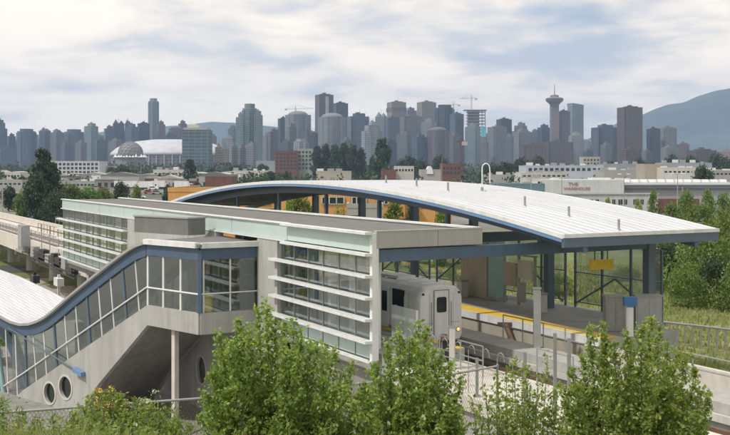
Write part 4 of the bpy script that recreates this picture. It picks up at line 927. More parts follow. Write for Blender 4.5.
for b in BL:
    o = block(b[0], b[1], b[2], b[3], b[4], b[5], b[6], b[7], b[8], b[9], b[10], b[11]); k = b[6]/F
    if b[4]-b[3] > 30:
        for j in range(int((b[4]-b[3])/9)):
            x = (b[3]+4+j*9+random.uniform(-2, 2)-365)*k; z = H-(b[5]-172)*k; s_ = random.uniform(.6, 1.6); MB().box(x-s_*1.3, x+s_*1.3, b[6]+5, b[6]+8, z+.06, z+s_*k*2.2).build('roof_unit', random.choice(('white', 'steel', 'fascia')), o)
k = .5; mb = MB(); mb.prism([((426.5+3.3*(1-math.cos(a))-365)*k, H-(174-8*math.sin(a)-172)*k) for a in np.linspace(0, math.pi, 12)], 499.5, 510); mb.build('arched_gable', 'white', [x for x in bpy.data.objects if x.get('label', '').startswith('pale grey hall with an arched')][0])
# lettered warehouse
D = 330; k = D/F; zz = lambda y: H-(y-172)/F*D
bw = thing('furniture_warehouse', 'large pale grey warehouse with red lettering high on its wall', 'warehouse', ((640-365)*k, D, 0))
lw = plain('warehouse_wall', (.5, .52, .52), .8, .08, .15, streak=.12); lg2 = plain('warehouse_grey', (.34, .36, .37), .7, .08, .1, streak=.1)
MB().box((553-365)*k, (624-365)*k, D, D+40, -1, zz(180)).build('upper_wall', lw, bw)
MB().box((545-365)*k, (650-365)*k, D-9, D-.1, -1, zz(194)).build('lower_wall', lw, bw); MB().box((544-365)*k, (651-365)*k, D-9.3, D-.1, zz(194), zz(193)).build('canopy_edge', lg2, bw)
MB().box((624.5-365)*k, (760-365)*k, D+4, D+60, -1, zz(185.5)).build('side_wall', lg2, bw)
mb = MB(); mb.prism([(D+3.5, zz(185.4)), (D+3.5, zz(184.6)), (D+62, zz(180.5)), (D+62, zz(181.5))], (624.6-365)*k, (760-365)*k, 'bc'); mb.build('metal_roof', lg2, bw)
MB().box((622-365)*k, (760-365)*k, D+3, D+3.95, zz(188.8), zz(186.6)).build('dark_gutter_band', plain_cache((.12, .13, .15)), bw)
MB().box((636-365)*k, (700-365)*k, D+.5, D+3.9, -1, zz(199)).build('brown_annex', 'brick', bw)
for i, px in enumerate((571, 583, 589.5, 599, 605.5, 611.5, 617, 626, 633)):
    wd = 2.4 if i not in (1, 5) else 3.2; a = (px-365)*k; w_ = MB().box(a, a+wd*k*1.25, D-9.06, D-8.9, zz(203.6), zz(198.6)).build('window', 'winD', bw); MB().box(a+wd*.6*k-.04, a+wd*.6*k+.04, D-9.1, D-9.061, zz(203.6), zz(198.6)).build('frame', 'cream', w_)
for i, px in enumerate(list(range(627, 728, 9))):
    a = (px-365)*.345; mb = MB(); mb.tube([(a, 352, zz(183)-.2), (a+2.4, 352, zz(183)-.2)], 1.25, 12); mb.build('skylight', 'white', bw)
for a, b, z in ((600, 620, 178), (560, 566, 178.4), (628, 640, 178.5)): MB().box((a-365)*k, (b-365)*k, D+12, D+18, zz(180), zz(z)).build('roof_unit', 'white', bw)
def letters(txt, px, py, hpx, wpx, D, mat, root):
    cu = bpy.data.curves.new('lettering', 'FONT'); cu.body = txt; cu.extrude = .05; cu.size = 1; cu.align_x = 'LEFT'; cu.offset = -.004
    o = bpy.data.objects.new('tmp', cu); C.objects.link(o); bpy.context.view_layer.update(); dg = bpy.context.evaluated_depsgraph_get(); me = bpy.data.meshes.new_from_object(o.evaluated_get(dg)); bpy.data.objects.remove(o)
    vs = [v.co for v in me.vertices]; x0 = min(v.x for v in vs); x1 = max(v.x for v in vs); y0 = min(v.y for v in vs); y1 = max(v.y for v in vs); kk = D/F
    X = (px-365)*kk; Z = H-(py-172)*kk
    for v in me.vertices:
        x, y, z = v.co; v.co = (X+(x-x0)/(x1-x0)*wpx*kk, D-.12+z, Z+(y-y0)/(y1-y0)*hpx*kk); v.co -= root.location
    me.materials.clear(); me.materials.append(M[mat]); o = bpy.data.objects.new('lettering', me); C.objects.link(o); o.parent = root
M['sign_red'] = plain('faded_red', (.36, .12, .1), .7, .1, 1.); letters('THE', 568.5, 185.6, 3.1, 9.5, D, 'sign_red', bw); letters('WAREHOUSE', 563.5, 190., 2.8, 26.5, D, 'sign_red', bw)
# orange building behind the station
ob = block('orange_building', 'long orange stucco building seen under the arched canopy', 'building', 168, 405, 190, 128, 24, M['orange'], roofm='roofg')
k = .128; zz = lambda y: H-(y-172)*k
for a, b in ((186, 204), (226, 246), (262, 270), (322, 344), (352, 366), (377, 388)):
    w_ = MB().box((a-365)*k, (b-365)*k, 127.9, 128.05, zz(204), zz(197.5)).build('window', 'winD', ob)
    for f in (0, .33, .66, 1): x = (a-365)*k+(b-a)*k*f; MB().box(x-.07, x+.07, 127.84, 127.899, zz(204), zz(197.5)).build('frame', 'cream', w_)
    for y in (204.3, 197.5): MB().box((a-365)*k-.07, (b-365)*k+.07, 127.84, 127.899, zz(y), zz(y-.7)).build('frame', 'cream', w_)
block('grey_annex', 'grey rendered annex in front of the orange building', 'building', 347, 383, 206, 120, 6, M['fascia'])
block('orange_building', 'lower orange wing right of the long orange building', 'building', 405, 452, 196, 131, 14, M['orange'], 1, 5, (202, 210), frame='cream')
# street furniture and vehicles in the distance
def lamp(px, yt, D, label, heads=2):
    x, y, z = at(px, yt, D); g = ground(x, y); r = thing('street_lamp', label, 'lamp post', (x, y, g)); MB().tube([(x, y, g), (x, y, z)], .16, 8, .09).build('pole', 'post', r)
    if heads:
        MB().box(x-1.1, x+1.1, y-.05, y+.05, z-.08, z).build('cross_arm', 'post', r)
        for sx in (-1, 1): MB().box(x+sx*1.3-.45, x+sx*1.3+.45, y-.3, y+.3, z-.02, z+.3).build('lamp_head', 'white', r)
lamp(677.5, 174, 240, 'tall lamp post with twin white heads in front of the pale warehouse'); lamp(624, 174.5, 300, 'lamp post with twin heads right of the red lettering')
lamp(682.5, 187, 220, 'plain dark pole close right of the twin headed lamp post', 0); lamp(561.7, 171, 300, 'thin utility pole left of the red lettering', 0); lamp(531, 174, 310, 'thin utility pole behind the teal roofed building', 0)
lamp(442, 158, 500, 'thin mast right of the arched white hall', 0); lamp(141, 168, 450, 'thin pole below the geodesic dome', 0); lamp(2.5, 184, 190, 'pole at the left edge above the guideway', 0)
def truck(px, py, D, label, L_=7.5, body='white'):
    x, y, z = at(px, py, D); g = ground(x, y); r = thing('box_truck', label, 'truck', (x, y, g), 'trucks parked in the yards')
    MB().box(x-L_/2, x+L_/2-2, y-1.2, y+1.2, g+1, g+3.6).build('cargo_box', body, r); c = MB(); c.prism([(x+L_/2-1.9, g+.7), (x+L_/2, g+.7), (x+L_/2, g+1.6), (x+L_/2-.6, g+2.7), (x+L_/2-1.9, g+2.7)], y-1.1, y+1.1); c.build('cab', body, r)
    MB().box(x+L_/2-1.3, x+L_/2-.7, y-1.13, y-1.101, g+1.7, g+2.4).build('window', 'winD', r); MB().box(x-L_/2, x+L_/2-.2, y-.9, y+.9, g+.5, g+.95).build('chassis', 'black', r)
    for a in (-L_/2+1.2, L_/2-1.2):
        for b in (-1.05, 1.05): MB().tube([(x+a, y+b-.15, g+.45), (x+a, y+b+.15, g+.45)], .45, 12).build('wheel', 'dark', r)
for px, py, D, lb in ((133, 187, 430, 'white box truck furthest left in the yard behind the station roof'), (149, 188, 420, 'white box truck beside the brick warehouse, second from the left'), (161, 187, 435, 'white box truck with its side lit, in front of the brick warehouse'), (184, 187.5, 425, 'white box truck nearest the orange building'), (121, 186, 440, 'small white van like truck right of the poplar hedge')): truck(px, py, D, lb, 8 if 'van' not in lb else 5.5)
def car(px, D, label, mat):
    x, y, z = at(px, 200, D); g = ground(x, y)+.02; r = thing('parked_car', label, 'car', (x, y, g), 'cars parked by the warehouse')
    c = MB(); c.prism([(x-2.1, g+.35), (x+2.1, g+.35), (x+2.15, g+.75), (x+1.2, g+.92), (x-1.9, g+.95), (x-2.15, g+.8)], y-.85, y+.85); c.build('body', mat, r)
    c = MB(); c.prism([(x-1.7, g+.96), (x+1.1, g+.93), (x+.4, g+1.4), (x-1.2, g+1.42)], y-.75, y+.75); c.build('window', 'winD', r); MB().box(x-1.15, x+.35, y-.72, y+.72, g+1.42, g+1.46).build('roof', mat, r)
    for a in (-1.3, 1.3):
        for b in (-.8, .8): MB().tube([(x+a, y+b-.1, g+.33), (x+a, y+b+.1, g+.33)], .33, 12).build('wheel', 'dark', r)
for px, D, lb, mt in ((722, 235, 'white car parked furthest right by the warehouse', 'white'), (699, 250, 'white car parked between the young trees', 'white'), (672, 262, 'red car parked below the lamp post', 'red'), (712, 262, 'grey car parked behind the furthest right white car', 'steel'), (663, 270, 'white car parked left of the red car', 'white'), (640, 285, 'dark car parked by the brown annex', 'black')): car(px, D, lb, mt)
x = sheet('parking_lot', [(60, 222), (150, 222), (160, 300), (50, 318)], .05, 'asph', .4)
# small sheds and parked cars of the far yards
for i in range(64):
    px = random.uniform(-5, 235) if i < 44 else random.uniform(420, 725); D = random.uniform(420, 900); g = ground((px-365)/F*D, D); h = random.uniform(3.5, 7); w_ = random.uniform(8, 20); yt = 172+(H-g-h)/D*F
    mt, cn = random.choice((('cream', 'white'), ('fascia', 'grey'), ('white', 'bright white'), ('brick', 'dull brown'), ('conc_d', 'dark grey'), ('beige', 'tan')))
    o = block('small_shed', 'small %s shed in the far jumble of low industrial roofs' % cn, 'shed', px-w_/2/D*F, px+w_/2/D*F, yt, D, random.uniform(8, 16), M[mt], group='small sheds among the far warehouses', par=False)
    x0 = (px-365)/F*D; MB().prism([(x0-w_/2-.3, g+h), (x0+w_/2+.3, g+h), (x0, g+h+random.uniform(.6, 1.8))], D-.3, D+12).build('roof', random.choice(('roofg', 'fascia', 'white', 'fascia')), o)
    for j in range(3): MB().box(x0-w_*.35+j*w_*.27, x0-w_*.35+j*w_*.27+w_*.14, D-.06, D-.003, g+.8, g+2.8).build('door' if j == 1 else 'window', 'winD', o)
for i in range(44):
    D = random.uniform(300, 640); px = random.uniform(0, 215) if i < 30 else random.uniform(500, 545); mt, cn = random.choice((('white', 'white'), ('steel', 'grey'), ('black', 'black'), ('red', 'red'), ('white', 'white')))
    car(px, D, 'tiny %s car parked in the far yards' % cn, mt); 
for o in list(bpy.data.objects):
    if str(o.get('label', '')).startswith('tiny '): o['group'] = 'cars in the far yards'
# far fence at right
gf = thing('guard_fence', 'long low grey roadside barrier crossing the field at the right', 'fence', at(690, 326, 58))
mb = MB(); p0 = at(655, 321, 61); p1 = at(760, 333, 55); mb.tube([p0, p1], .07, 6); mb.build('fence_rail', 'steel', gf)
for i in range(14):
    f = i/13; x = p0[0]+(p1[0]-p0[0])*f; y = p0[1]+(p1[1]-p0[1])*f; z = p0[2]+(p1[2]-p0[2])*f; MB().box(x-.05, x+.05, y-.05, y+.05, ground(x, y)-.1, z).build('post', 'steel', gf)
# ================= mountains
def ridge(name, prof, D, base_d, back_d, seed, rough):
    xs = np.linspace(prof[0][0], prof[-1][0], 150); hs = np.interp(xs, [p[0] for p in prof], [p[1] for p in prof]); rr = np.random.default_rng(seed)
    mb = MB(); ny = 40; V = []
    ph = rr.uniform(0, 6, 12); 
    for j in range(ny+1):
        f = j/ny
        for px, py in zip(xs, hs):
            X = (px-365)/F*D; zr_ = H-(py-172)/F*D
            if f < .6: g_ = f/.6; y = D-base_d*(1-g_); e = g_**.85
            else: g_ = (f-.6)/.4; y = D+back_d*g_; e = 1-g_
            nz = sum(math.sin(X*.0022*(2**q)*1.3+ph[q]+math.sin(y*.0021*(2**q)+ph[q+4]))*(.5**q) for q in range(5))
            z = 8+(zr_-8)*e+nz*rough*2.2*zr_*(4*e*(1-e) if f < .6 else .3*(1-g_))
            V.append((X*(y/D) if False else X, y, z))
    n = len(xs); mb.v = V; mb.f = [[j*n+i, j*n+i+1, (j+1)*n+i+1, (j+1)*n+i] for j in range(ny) for i in range(n-1)]
    o = mb.build(name, plain('forest_slope', (.035, .06, .06), .95, .6, .003), smooth=True, recalc=False); structure(o)
ridge('mountain', [(540, 160), (575, 143), (590, 137), (602, 130), (615, 122), (628, 116), (642, 112.5), (655, 107.5), (668, 105), (685, 103.5), (698, 98.5), (712, 95), (722, 92.5), (735, 90), (760, 86), (800, 84), (860, 82), (940, 86), (1050, 98), (1300, 130)], 6000, 1700, 900, 3, .05)
ridge('mountain', [(-500, 168), (-200, 150), (-60, 142), (60, 136), (140, 130), (185, 126), (203, 123.5), (215, 121.5), (232, 122), (250, 124), (268, 126), (290, 129), (340, 138), (420, 150), (520, 165)], 6900, 700, 500, 5, .05)
# ================= vegetation
def tree_mesh(name, h, w, nl, ls, mat, trunk, shape, seed, mt='bark'):
    """a tree at the origin: trunk with limbs and a crown of leaf clumps"""
    r = np.random.default_rng(seed); root = bpy.data.objects.new(name, None); C.objects.link(root)
    mb = MB(); mb.tube([(0, 0, -.3), (.02*h, 0, h*.35), (0, .01*h, h*.8)], trunk, 7, trunk*.25)
    cl = []
    ncl = 46
    for i in range(ncl):
        f = (i+.5)/ncl
        if shape == 'poplar': z = h*(.06+.92*f); R = w/2*(math.sin(math.pi*min(1, (f*.86+.12)))**.6)
        elif shape == 'round': z = h*(.22+.74*f); R = w/2*math.sqrt(max(.02, 1-(2*f-1)**2))
        elif shape == 'bush': z = h*(.05+.87*f); R = w/2*math.sqrt(max(.03, 1-f**2.2))
        else: z = h*(.15+.83*f); R = w/2*(1-f)**.8
        a = r.uniform(0, 6.28); q = R*math.sqrt(r.uniform(.15, 1)); p = np.array([q*math.cos(a), q*math.sin(a), z])
        cl.append((p, w*r.uniform(.13, .24)*(1 if shape != 'cone' else 1-f*.6)))
        if i % 3 == 0: mb.tube([(0, 0, z*.7), (p[0]*.5, p[1]*.5, z*.82), tuple(p)], trunk*.3, 5, trunk*.07)
    t = mb.build('trunk', mt, None); t.parent = root
    P = []
    per = nl//ncl
    for p, rad in cl:
        d = r.normal(size=(per, 3)); d /= np.linalg.norm(d, axis=1)[:, None]; P.append(p+d*(rad*r.uniform(.55, 1.1, per)**.6)[:, None]*np.array([1, 1, .85]))
    P = np.concatenate(P); V, Fa = leaves(P, ls, .45, .8); o = raw('crown', V, Fa, mat, root); return root
PROT = {}
def proto(kind):
    if kind in PROT: return PROT[kind]
    spec = {'poplar': (10, 4.4, 5200, .42, 'leafB', .22, 'poplar'), 'poplar2': (10, 4.8, 4600, .45, 'leafB', .22, 'poplar'), 'round': (8, 7, 4600, .42, 'leafC', .2, 'round'),
            'round2': (8, 6.4, 4200, .45, 'leafB', .2, 'round'), 'bush': (4, 5.5, 5200, .2, 'leafC', .1, 'bush'), 'bush2': (4, 6.5, 5200, .22, 'leafB', .1, 'bush'), 'young': (6, 3.4, 4200, .2, 'leafC', .09, 'round'), 'young2': (6, 2.6, 3400, .2, 'leafA', .08, 'poplar')}[kind]
    h, w, n, ls, m, tr, shp = spec; PROT[kind] = [tree_mesh('tree' if 'bush' not in kind else 'shrub', h, w, n, ls, m, tr, shp, hash(kind) % 1 + len(kind)*7), h, w, False]; return PROT[kind]
def plant(kind, px, yt, wpx, D, label, cat='tree', group=None, zb=None):
    p = proto(kind); x, y, zt = at(px, yt, D); g = (ground(x, y) if zb is None else zb)-.1; h = zt-g; W = wpx/F*D
    sx = W/p[2]; sz = h/p[1]; r = p[0]
    if p[3]: r = copy_thing(p[0], (x, y, g), 0, label)
    else: p[3] = True; r.location = (x, y, g)
    r.scale = (sx, sx, sz); r.rotation_euler = (0, 0, random.uniform(0, 6.28)); tag(r, label, cat, group)
    r.name = {'poplar': 'poplar_tree', 'poplar2': 'poplar_tree', 'bush': 'shrub', 'bush2': 'shrub'}.get(kind, 'broadleaf_tree')
    return r
PT = [
('poplar', 42.5, 151, 24, 255, 'biggest dark poplar rising in front of the left towers'), ('poplar2', 51, 164, 20, 262, 'shorter shoulder tree right against the biggest dark poplar'), ('round2', 38, 176, 26, 250, 'dark crown at the foot of the biggest poplar'),
('round', 70, 186, 24, 262, 'green tree right of the biggest poplar'), ('round', 88, 189, 22, 260, 'green tree second right of the biggest poplar'), ('round', 104, 190, 18, 262, 'green tree last in the hedge right of the biggest poplar'), ('round', 24, 193, 18, 255, 'low green tree left of the biggest poplar'), ('bush2', 60, 196, 40, 240, 'low dark hedge behind the guideway'),
('round2', 121, 184, 16, 300, 'dark tree between the green hedge and the parked trucks'), ('round', 136, 187, 12, 280, 'low green tree in front of the leftmost parked truck'), ('round2', 168, 186, 10, 300, 'small tree among the parked trucks'), ('round2', 9, 188, 16, 300, 'small dark tree in front of the left edge shed'), ('round2', 197, 184, 12, 330, 'small tree behind the orange building corner'),
('poplar', 317, 147, 11, 880, 'first dark poplar from the left in the row behind the canopy'), ('poplar2', 326, 145, 12, 885, 'second dark poplar in the row behind the canopy'), ('poplar', 335, 146, 12, 880, 'third dark poplar in the row behind the canopy'), ('poplar2', 344, 144, 12, 890, 'fourth dark poplar in the row behind the canopy'), ('poplar', 353, 146, 12, 880, 'fifth dark poplar in the row behind the canopy'), ('poplar2', 361, 149, 10, 885, 'last dark poplar in the row behind the canopy'),
('poplar', 382, 140, 17, 700, 'tall lone poplar in front of the whitish glass block'), ('round2', 373, 158, 10, 760, 'small tree left of the tall lone poplar'),
('poplar2', 190, 160, 12, 640, 'dark tree in front of the glass office'), ('round2', 122, 166, 18, 700, 'dark tree under the geodesic dome'), ('round2', 112, 168, 12, 705, 'dark tree left under the geodesic dome'),
('round2', 408, 158, 22, 900, 'dark tree crown below the grey slabs, right of the lone poplar'), ('round2', 440, 158, 18, 900, 'dark tree crown behind the brick warehouse'), ('round2', 421, 161, 16, 890, 'low tree crown between the arched hall and the slabs'),
('round2', 504, 164, 24, 760, 'dark tree left of the long bluish building'), ('round2', 522, 160, 22, 800, 'dark tree at the left end of the long bluish building'), ('round2', 488, 166, 16, 760, 'dark tree behind the hooked pipe'), ('round2', 538, 158, 18, 850, 'dark tree behind the long bluish building'),
('round2', 703, 168, 20, 420, 'dark round tree in front of the far right sheds'), ('round2', 612, 163, 16, 860, 'tree behind the low works left of the tan block'), ('round2', 690, 158, 20, 880, 'tree behind the low works right of the tan block'), ('round2', 718, 156, 22, 860, 'dark tree under the mountain at the right edge'), ('round2', 672, 157, 16, 900, 'tree below the boxy pale block'), ('round2', 640, 160, 14, 860, 'tree behind the tan blank block'), ('round2', 730, 165, 14, 600, 'tree at the right edge behind the sheds'), ('round2', 270, 172, 14, 640, 'tree below the curved roof hall'), ('round2', 212, 168, 12, 900, 'tree at the foot of the pale twin blocks'), ('round2', 236, 166, 14, 950, 'tree at the foot of the condominium'), ('round2', 262, 165, 12, 960, 'tree right of the condominium foot'), ('round2', 286, 174, 12, 600, 'tree in front of the red brick block'),
('young', 654, 191, 13, 190, 'light green young tree left of the twin headed lamp post'), ('young', 687, 191, 16, 185, 'young tree right of the twin headed lamp post'), ('young', 707, 190, 17, 180, 'young tree in front of the parked cars'), ('young2', 638, 199, 8, 200, 'slim young tree in front of the warehouse windows'), ('young', 724, 194, 16, 170, 'young tree at the right edge'), ('young2', 608, 198, 7, 230, 'slim pale sapling at the left warehouse windows'), ('young', 700, 205, 26, 140, 'broad green tree below the parked cars'), ('young', 672, 203, 18, 150, 'bushy green tree below the lamp post'),
('young', 300, 195, 24, 105, 'green tree growing in front of the long orange building'), ('young2', 290, 197, 14, 107, 'slim tree left of the one in front of the orange building'), ('young', 396, 200, 24, 100, 'tree between the grey annex and the orange wing'), ('young', 440, 208, 20, 95, 'green tree in front of the lower orange wing'), ('round2', 412, 207, 16, 97, 'dark tree below the lower orange wing'), ('bush', 340, 214, 22, 98, 'shrub in front of the grey annex'),
('bush', 700, 233, 62, 84, 'biggest green shrub mass right of the canopy end'), ('bush2', 672, 245, 44, 92, 'dark shrub just right of the canopy column'), ('bush', 735, 214, 60, 90, 'tall green shrub at the right edge behind the canopy end'), ('bush2', 716, 262, 44, 78, 'dark shrub low in the big green mass'), ('bush', 688, 268, 40, 76, 'bright shrub at the foot of the big green mass'), ('bush', 742, 262, 50, 74, 'shrub cut by the right edge above the barrier'), ('bush2', 662, 278, 24, 86, 'small dark shrub seen past the platform cabinet'), ('bush', 660, 225, 34, 120, 'shrub behind the canopy corner'), ('bush', 720, 222, 40, 125, 'bushy tree behind the big green mass'),
('bush', 560, 276, 34, 84, 'shrub seen through the windscreens near the open platform end'), ('bush', 505, 268, 44, 100, 'shrub behind the beige panel'), ('bush', 430, 262, 50, 110, 'shrub beyond the train roof'), ('bush2', 467, 262, 36, 112, 'dark shrub beyond the middle platform columns'), ('bush', 625, 268, 30, 95, 'shrub behind the hanging yellow sign'),
('bush', 6, 328, 26, 78, 'green shrub under the white roof at the left edge', ), ('bush', -8, 345, 20, 70, 'low shrub behind the canopy leg'),
]
for p in PT:
    kind, px, yt, wpx, D, lb = p[:6]; plant(kind, px, yt, wpx, D, lb, 'shrub' if 'bush' in kind else 'tree')
# far-off wooded belt at the foot of downtown
def belt(label, x0, x1, D, spread, y0, y1, n, ls, mat='leafB'):
    P = []
    for i in range(n//40):
        px = rng.uniform(x0, x1); d = D+rng.uniform(-spread, spread); yt = rng.uniform(y0, y1); cx, cy, cz = at(px, yt, d); R = rng.uniform(5, 11)*d/1200; g = ground(cx, cy)
        q = rng.normal(size=(40, 3)); q /= np.linalg.norm(q, axis=1)[:, None]; c = np.array([cx, cy, (cz+g)/2]); P.append(c+q*np.array([R, R, max(2, (cz-g)/2)])*rng.uniform(.7, 1, 40)[:, None])
    P = np.concatenate(P); V, Fa = leaves(P, ls, .4, .9); o = raw('tree_belt', V, Fa, mat); tag(o, label, 'trees', kind='stuff')
belt('far belt of trees along the foot of the downtown towers', -10, 740, 1250, 150, 161, 171, 34000, 3.)
belt('belt of street trees among the low warehouses', -10, 740, 640, 170, 171, 180, 13000, 1.6)
# meadow grass seen beyond the platform, at right
def blades(name, label, pts, hts, wd, mat, lean=.25, kind='stuff'):
    n = len(pts); a = rng.uniform(0, 6.28, n); dx = np.stack([np.cos(a), np.sin(a), 0*a], 1)*wd*.5; b = rng.uniform(0, 6.28, n); l = np.stack([np.cos(b), np.sin(b), 0*b], 1)*(hts*lean*rng.uniform(0, 1, n))[:, None]
    up = np.zeros((n, 3)); up[:, 2] = hts
    V = np.stack([pts-dx, pts+dx, pts+dx*.7+up*.6+l*.4, pts-dx*.7+up*.6+l*.4, pts+up+l], 1).reshape(-1, 3); i = np.arange(n)*5
    Fa = np.concatenate([np.stack([i, i+1, i+2, i+3], 1), np.stack([i+3, i+2, i+4, i+4], 1)])
    me = bpy.data.meshes.new(name); me.from_pydata(V.tolist(), [], [f[:4] for f in Fa[:n].tolist()]+[f[:3] for f in Fa[n:].tolist()]); me.materials.append(M[mat]); o = bpy.data.objects.new(name, me); C.objects.link(o); tag(o, label, 'grass', kind=kind); return o
def scatter(n, x0, x1, y0, y1, cond=None):
    P = []
    while len(P) < n:
        x = rng.uniform(x0, x1); y = rng.uniform(y0, y1)
        if cond and not cond(x, y): continue
        P.append((x, y, ground(x, y)-.02))
    return np.array(P)
cnd = lambda x, y: x*N[0]+y*N[1] > 39
P = scatter(26000, 8, 50, 42, 110, cnd); blades('meadow_grass', 'rough tan and green meadow grass on the field at the right', P, rng.uniform(.12, .4, len(P)), .14, 'grassN', .6)
# near bank grasses
clump = lambda x, y: math.sin(x*3.1+y*2.3)*math.sin(y*3.7-x*1.9)+.5*math.sin(x*9+1)*math.sin(y*8) > rng.uniform(-.9, .6)
P = scatter(17000, -8, 4.5, 9.3, 16.2, clump); blades('dry_grass', 'dry seeded grass on the bank at the bottom of the picture', P, (.08+.3*rng.uniform(0, 1, len(P))**2.5)*np.where(P[:, 0] < -2.5, 1., .8), .008, 'grassN', .5)
P = scatter(13000, -8, 3.5, 9.3, 16.2); blades('green_grass', 'green grass on the bank at the bottom of the picture', P, rng.uniform(.05, .16, len(P)), .012, 'grassG', .5)
# broad leaved ground weeds
P = scatter(430, -8, 4, 10, 16); Q = np.concatenate([p+rng.normal(size=(46, 3))*np.array([.13, .13, .07])+np.array([0, 0, .1+.12*rng.uniform()]) for p in P]); V, Fa = leaves(Q, .05, .5, .5, .5); o = raw('ground_weeds', V, Fa, 'grassG'); tag(o, 'low broad leaved weeds covering the bank', 'weeds', kind='stuff')
# tall weeds
def weed(px, yt, D, label, flower=None, nl=260, spread=.16, mat='grassG', name='weed_plant'):
    x, y, zt = at(px, yt, D); g = ground(x, y)-.03; r = thing(name, label, 'weed', (x, y, g)); ns = 7; mb = MB(); P = []; tips = []
    for i in range(ns):
        a = rng.uniform(0, 6.28); q = rng.uniform(0, spread); tx, ty = x+q*math.cos(a), y+q*math.sin(a); h = (zt-g)*rng.uniform(.65, 1) if i else zt-g
        p0 = np.array([x+(tx-x)*.2, y+(ty-y)*.2, g]); p1 = np.array([tx, ty, g+h]); pm = (p0+p1)/2+np.array([(tx-x)*.2, 0, 0]); mb.tube([tuple(p0), tuple(pm), tuple(p1)], .006, 5, .002); tips.append(p1)
        f = rng.uniform(.1, 1, nl//ns)[:, None]; P.append(p0+(p1-p0)*f+rng.normal(size=(nl//ns, 3))*.03)
    mb.build('stem', 'stemg', r); V, Fa = leaves(np.concatenate(P), .07, .4, .28, .1); raw('foliage', V-np.array([x, y, g]), Fa, mat, r)
    if flower:
        Q = np.concatenate([t+rng.normal(size=(26, 3))*np.array([.03, .03, .02]) for t in tips]); V, Fa = leaves(Q, .022, .3, .9); raw('flower_heads', V-np.array([x, y, g]), Fa, flower, r)
for px, yt, D, lb, fl in ((110, 388, 15.2, 'yellow flowered weed, tallest of the clump at the lower left', 'flower'), (96, 392, 15.6, 'yellow flowered weed left of the tallest', 'flower'), (123, 394, 15.4, 'yellow flowered weed right of the tallest', 'flower'), (138, 398, 15, 'leafy weed between the two flower clumps', None), (147, 392, 16, 'white flowered weed below the thin concrete column', 'flowerw'), (78, 402, 15, 'leafy weed left of the yellow flowers', None), (160, 403, 15.2, 'leafy weed right of the white flowers', None), (3, 394, 15.5, 'grey green weed at the left edge of the bank', None), (17, 405, 15.3, 'low weed right of the left edge weed', None), (40, 412, 15, 'low weed below the portholes', None), (178, 410, 15.2, 'leafy weed at the left foot of the big bush', None), (60, 411, 14.6, 'low leafy weed under the stair wall', None), (126, 409, 14.7, 'bushy weed in front of the yellow flowers', None), (98, 412, 14.5, 'low weed at the very bottom left of centre', None)):
    weed(px, yt, D-.6, lb, fl, 420, .2)
# the big bushes
def bush(name, label, stems, wid, D, ls=.06, dens=1.6, mat='leafA', zb=None):
    x0, y0, _ = at(stems[0][0], 435, D); g0 = ground(x0, D); root = thing(name, label, 'bush', (x0, D, g0)); wood = MB(); P = []
    for (px, yt, hw) in stems:
        y = D+rng.uniform(-.6, .9); x, _, zt = at(px, yt, y); xb = x0+(x-x0)*.55; g = ground(xb, y)-.05; h = zt-g
        ax = [np.array([xb, y, g]), np.array([xb+(x-xb)*.5, y, g+h*.45]), np.array([x, y, zt])]
        wood.tube([tuple(p) for p in ax], .018, 6, .004)
        nb = int(h*17*dens)
        for i in range(nb):
            f = .12+.88*(i+rng.uniform())/nb; c = ax[0]+(ax[1]-ax[0])*min(1, f*2) if f < .5 else ax[1]+(ax[2]-ax[1])*(f-.5)*2
            a = rng.uniform(0, 6.28); ln = hw/F*D*(.22+.95*(1-f)**.6)*rng.uniform(.5, 1.1) if f < .97 else .05
            tip = c+np.array([ln*math.cos(a), ln*math.sin(a), ln*rng.uniform(.5, 1.6)]); wood.tube([tuple(c), tuple((c+tip)/2+np.array([0, 0, -.02])), tuple(tip)], .005, 4, .0015)
            n = int((6+ln*62)*dens); t = rng.uniform(.15, 1.05, n)[:, None]; P.append(c+(tip-c)*t+rng.normal(size=(n, 3))*.028)
    wood.build('branches', 'stemg', root); P = np.concatenate(P); V, Fa = leaves(P, ls, .6, .6, .35); raw('foliage', V-np.array(parent_loc(root)), Fa, mat, root); return len(P)
nlf = 0
def outline(pts, step=8.5, extra=.55):
    xs = [p[0] for p in pts]; ys = [p[1] for p in pts]; st_ = []
    x = xs[0]+3
    while x < xs[-1]-2:
        y = float(np.interp(x, xs, ys)); st_.append((x+random.uniform(-2, 2), y+random.choice((0, 3, 10, 18)), random.uniform(9, 15)))
        if random.random() < extra: st_.append((x+random.uniform(-4, 4), min(428, y+random.uniform(18, 60)), random.uniform(18, 26)))
        if y < 375: st_.append((x+random.uniform(-4, 4), random.uniform(385, 420), random.uniform(20, 28)))
        x += step*random.uniform(.7, 1.3)
    m = min(range(len(st_)), key=lambda i: abs(st_[i][0]-(xs[0]+xs[-1])/2)); st_.insert(0, st_.pop(m)); return st_
nlf += bush('leafy_bush', 'largest leafy green bush in front of the pier between stair hall and louvres', outline([(200, 392), (208, 362), (222, 328), (238, 318), (254, 308), (270, 303), (285, 304), (300, 320), (315, 338), (330, 348), (345, 352), (360, 368)]), 1, 16.3)
nlf += bush('leafy_bush', 'tall wispy green bush in front of the train', outline([(352, 392), (362, 372), (372, 352), (385, 342), (400, 326), (414, 318), (428, 330), (440, 350), (454, 366), (466, 385)]), 1, 16.)
nlf += bush('thin_bush', 'thin see through bush in front of the pale deck', outline([(468, 402), (482, 382), (495, 374), (508, 363), (522, 352), (534, 358), (546, 353), (558, 366), (568, 384)], 9, .5), 1, 16.4, dens=.9)
nlf += bush('leafy_bush', 'broad green bush at the lower right in front of the platform end', outline([(560, 384), (572, 362), (585, 335), (592, 322), (600, 318), (610, 342), (622, 335), (635, 325), (650, 318), (665, 330), (680, 345), (692, 365), (705, 385), (714, 402)]), 1, 16.2)
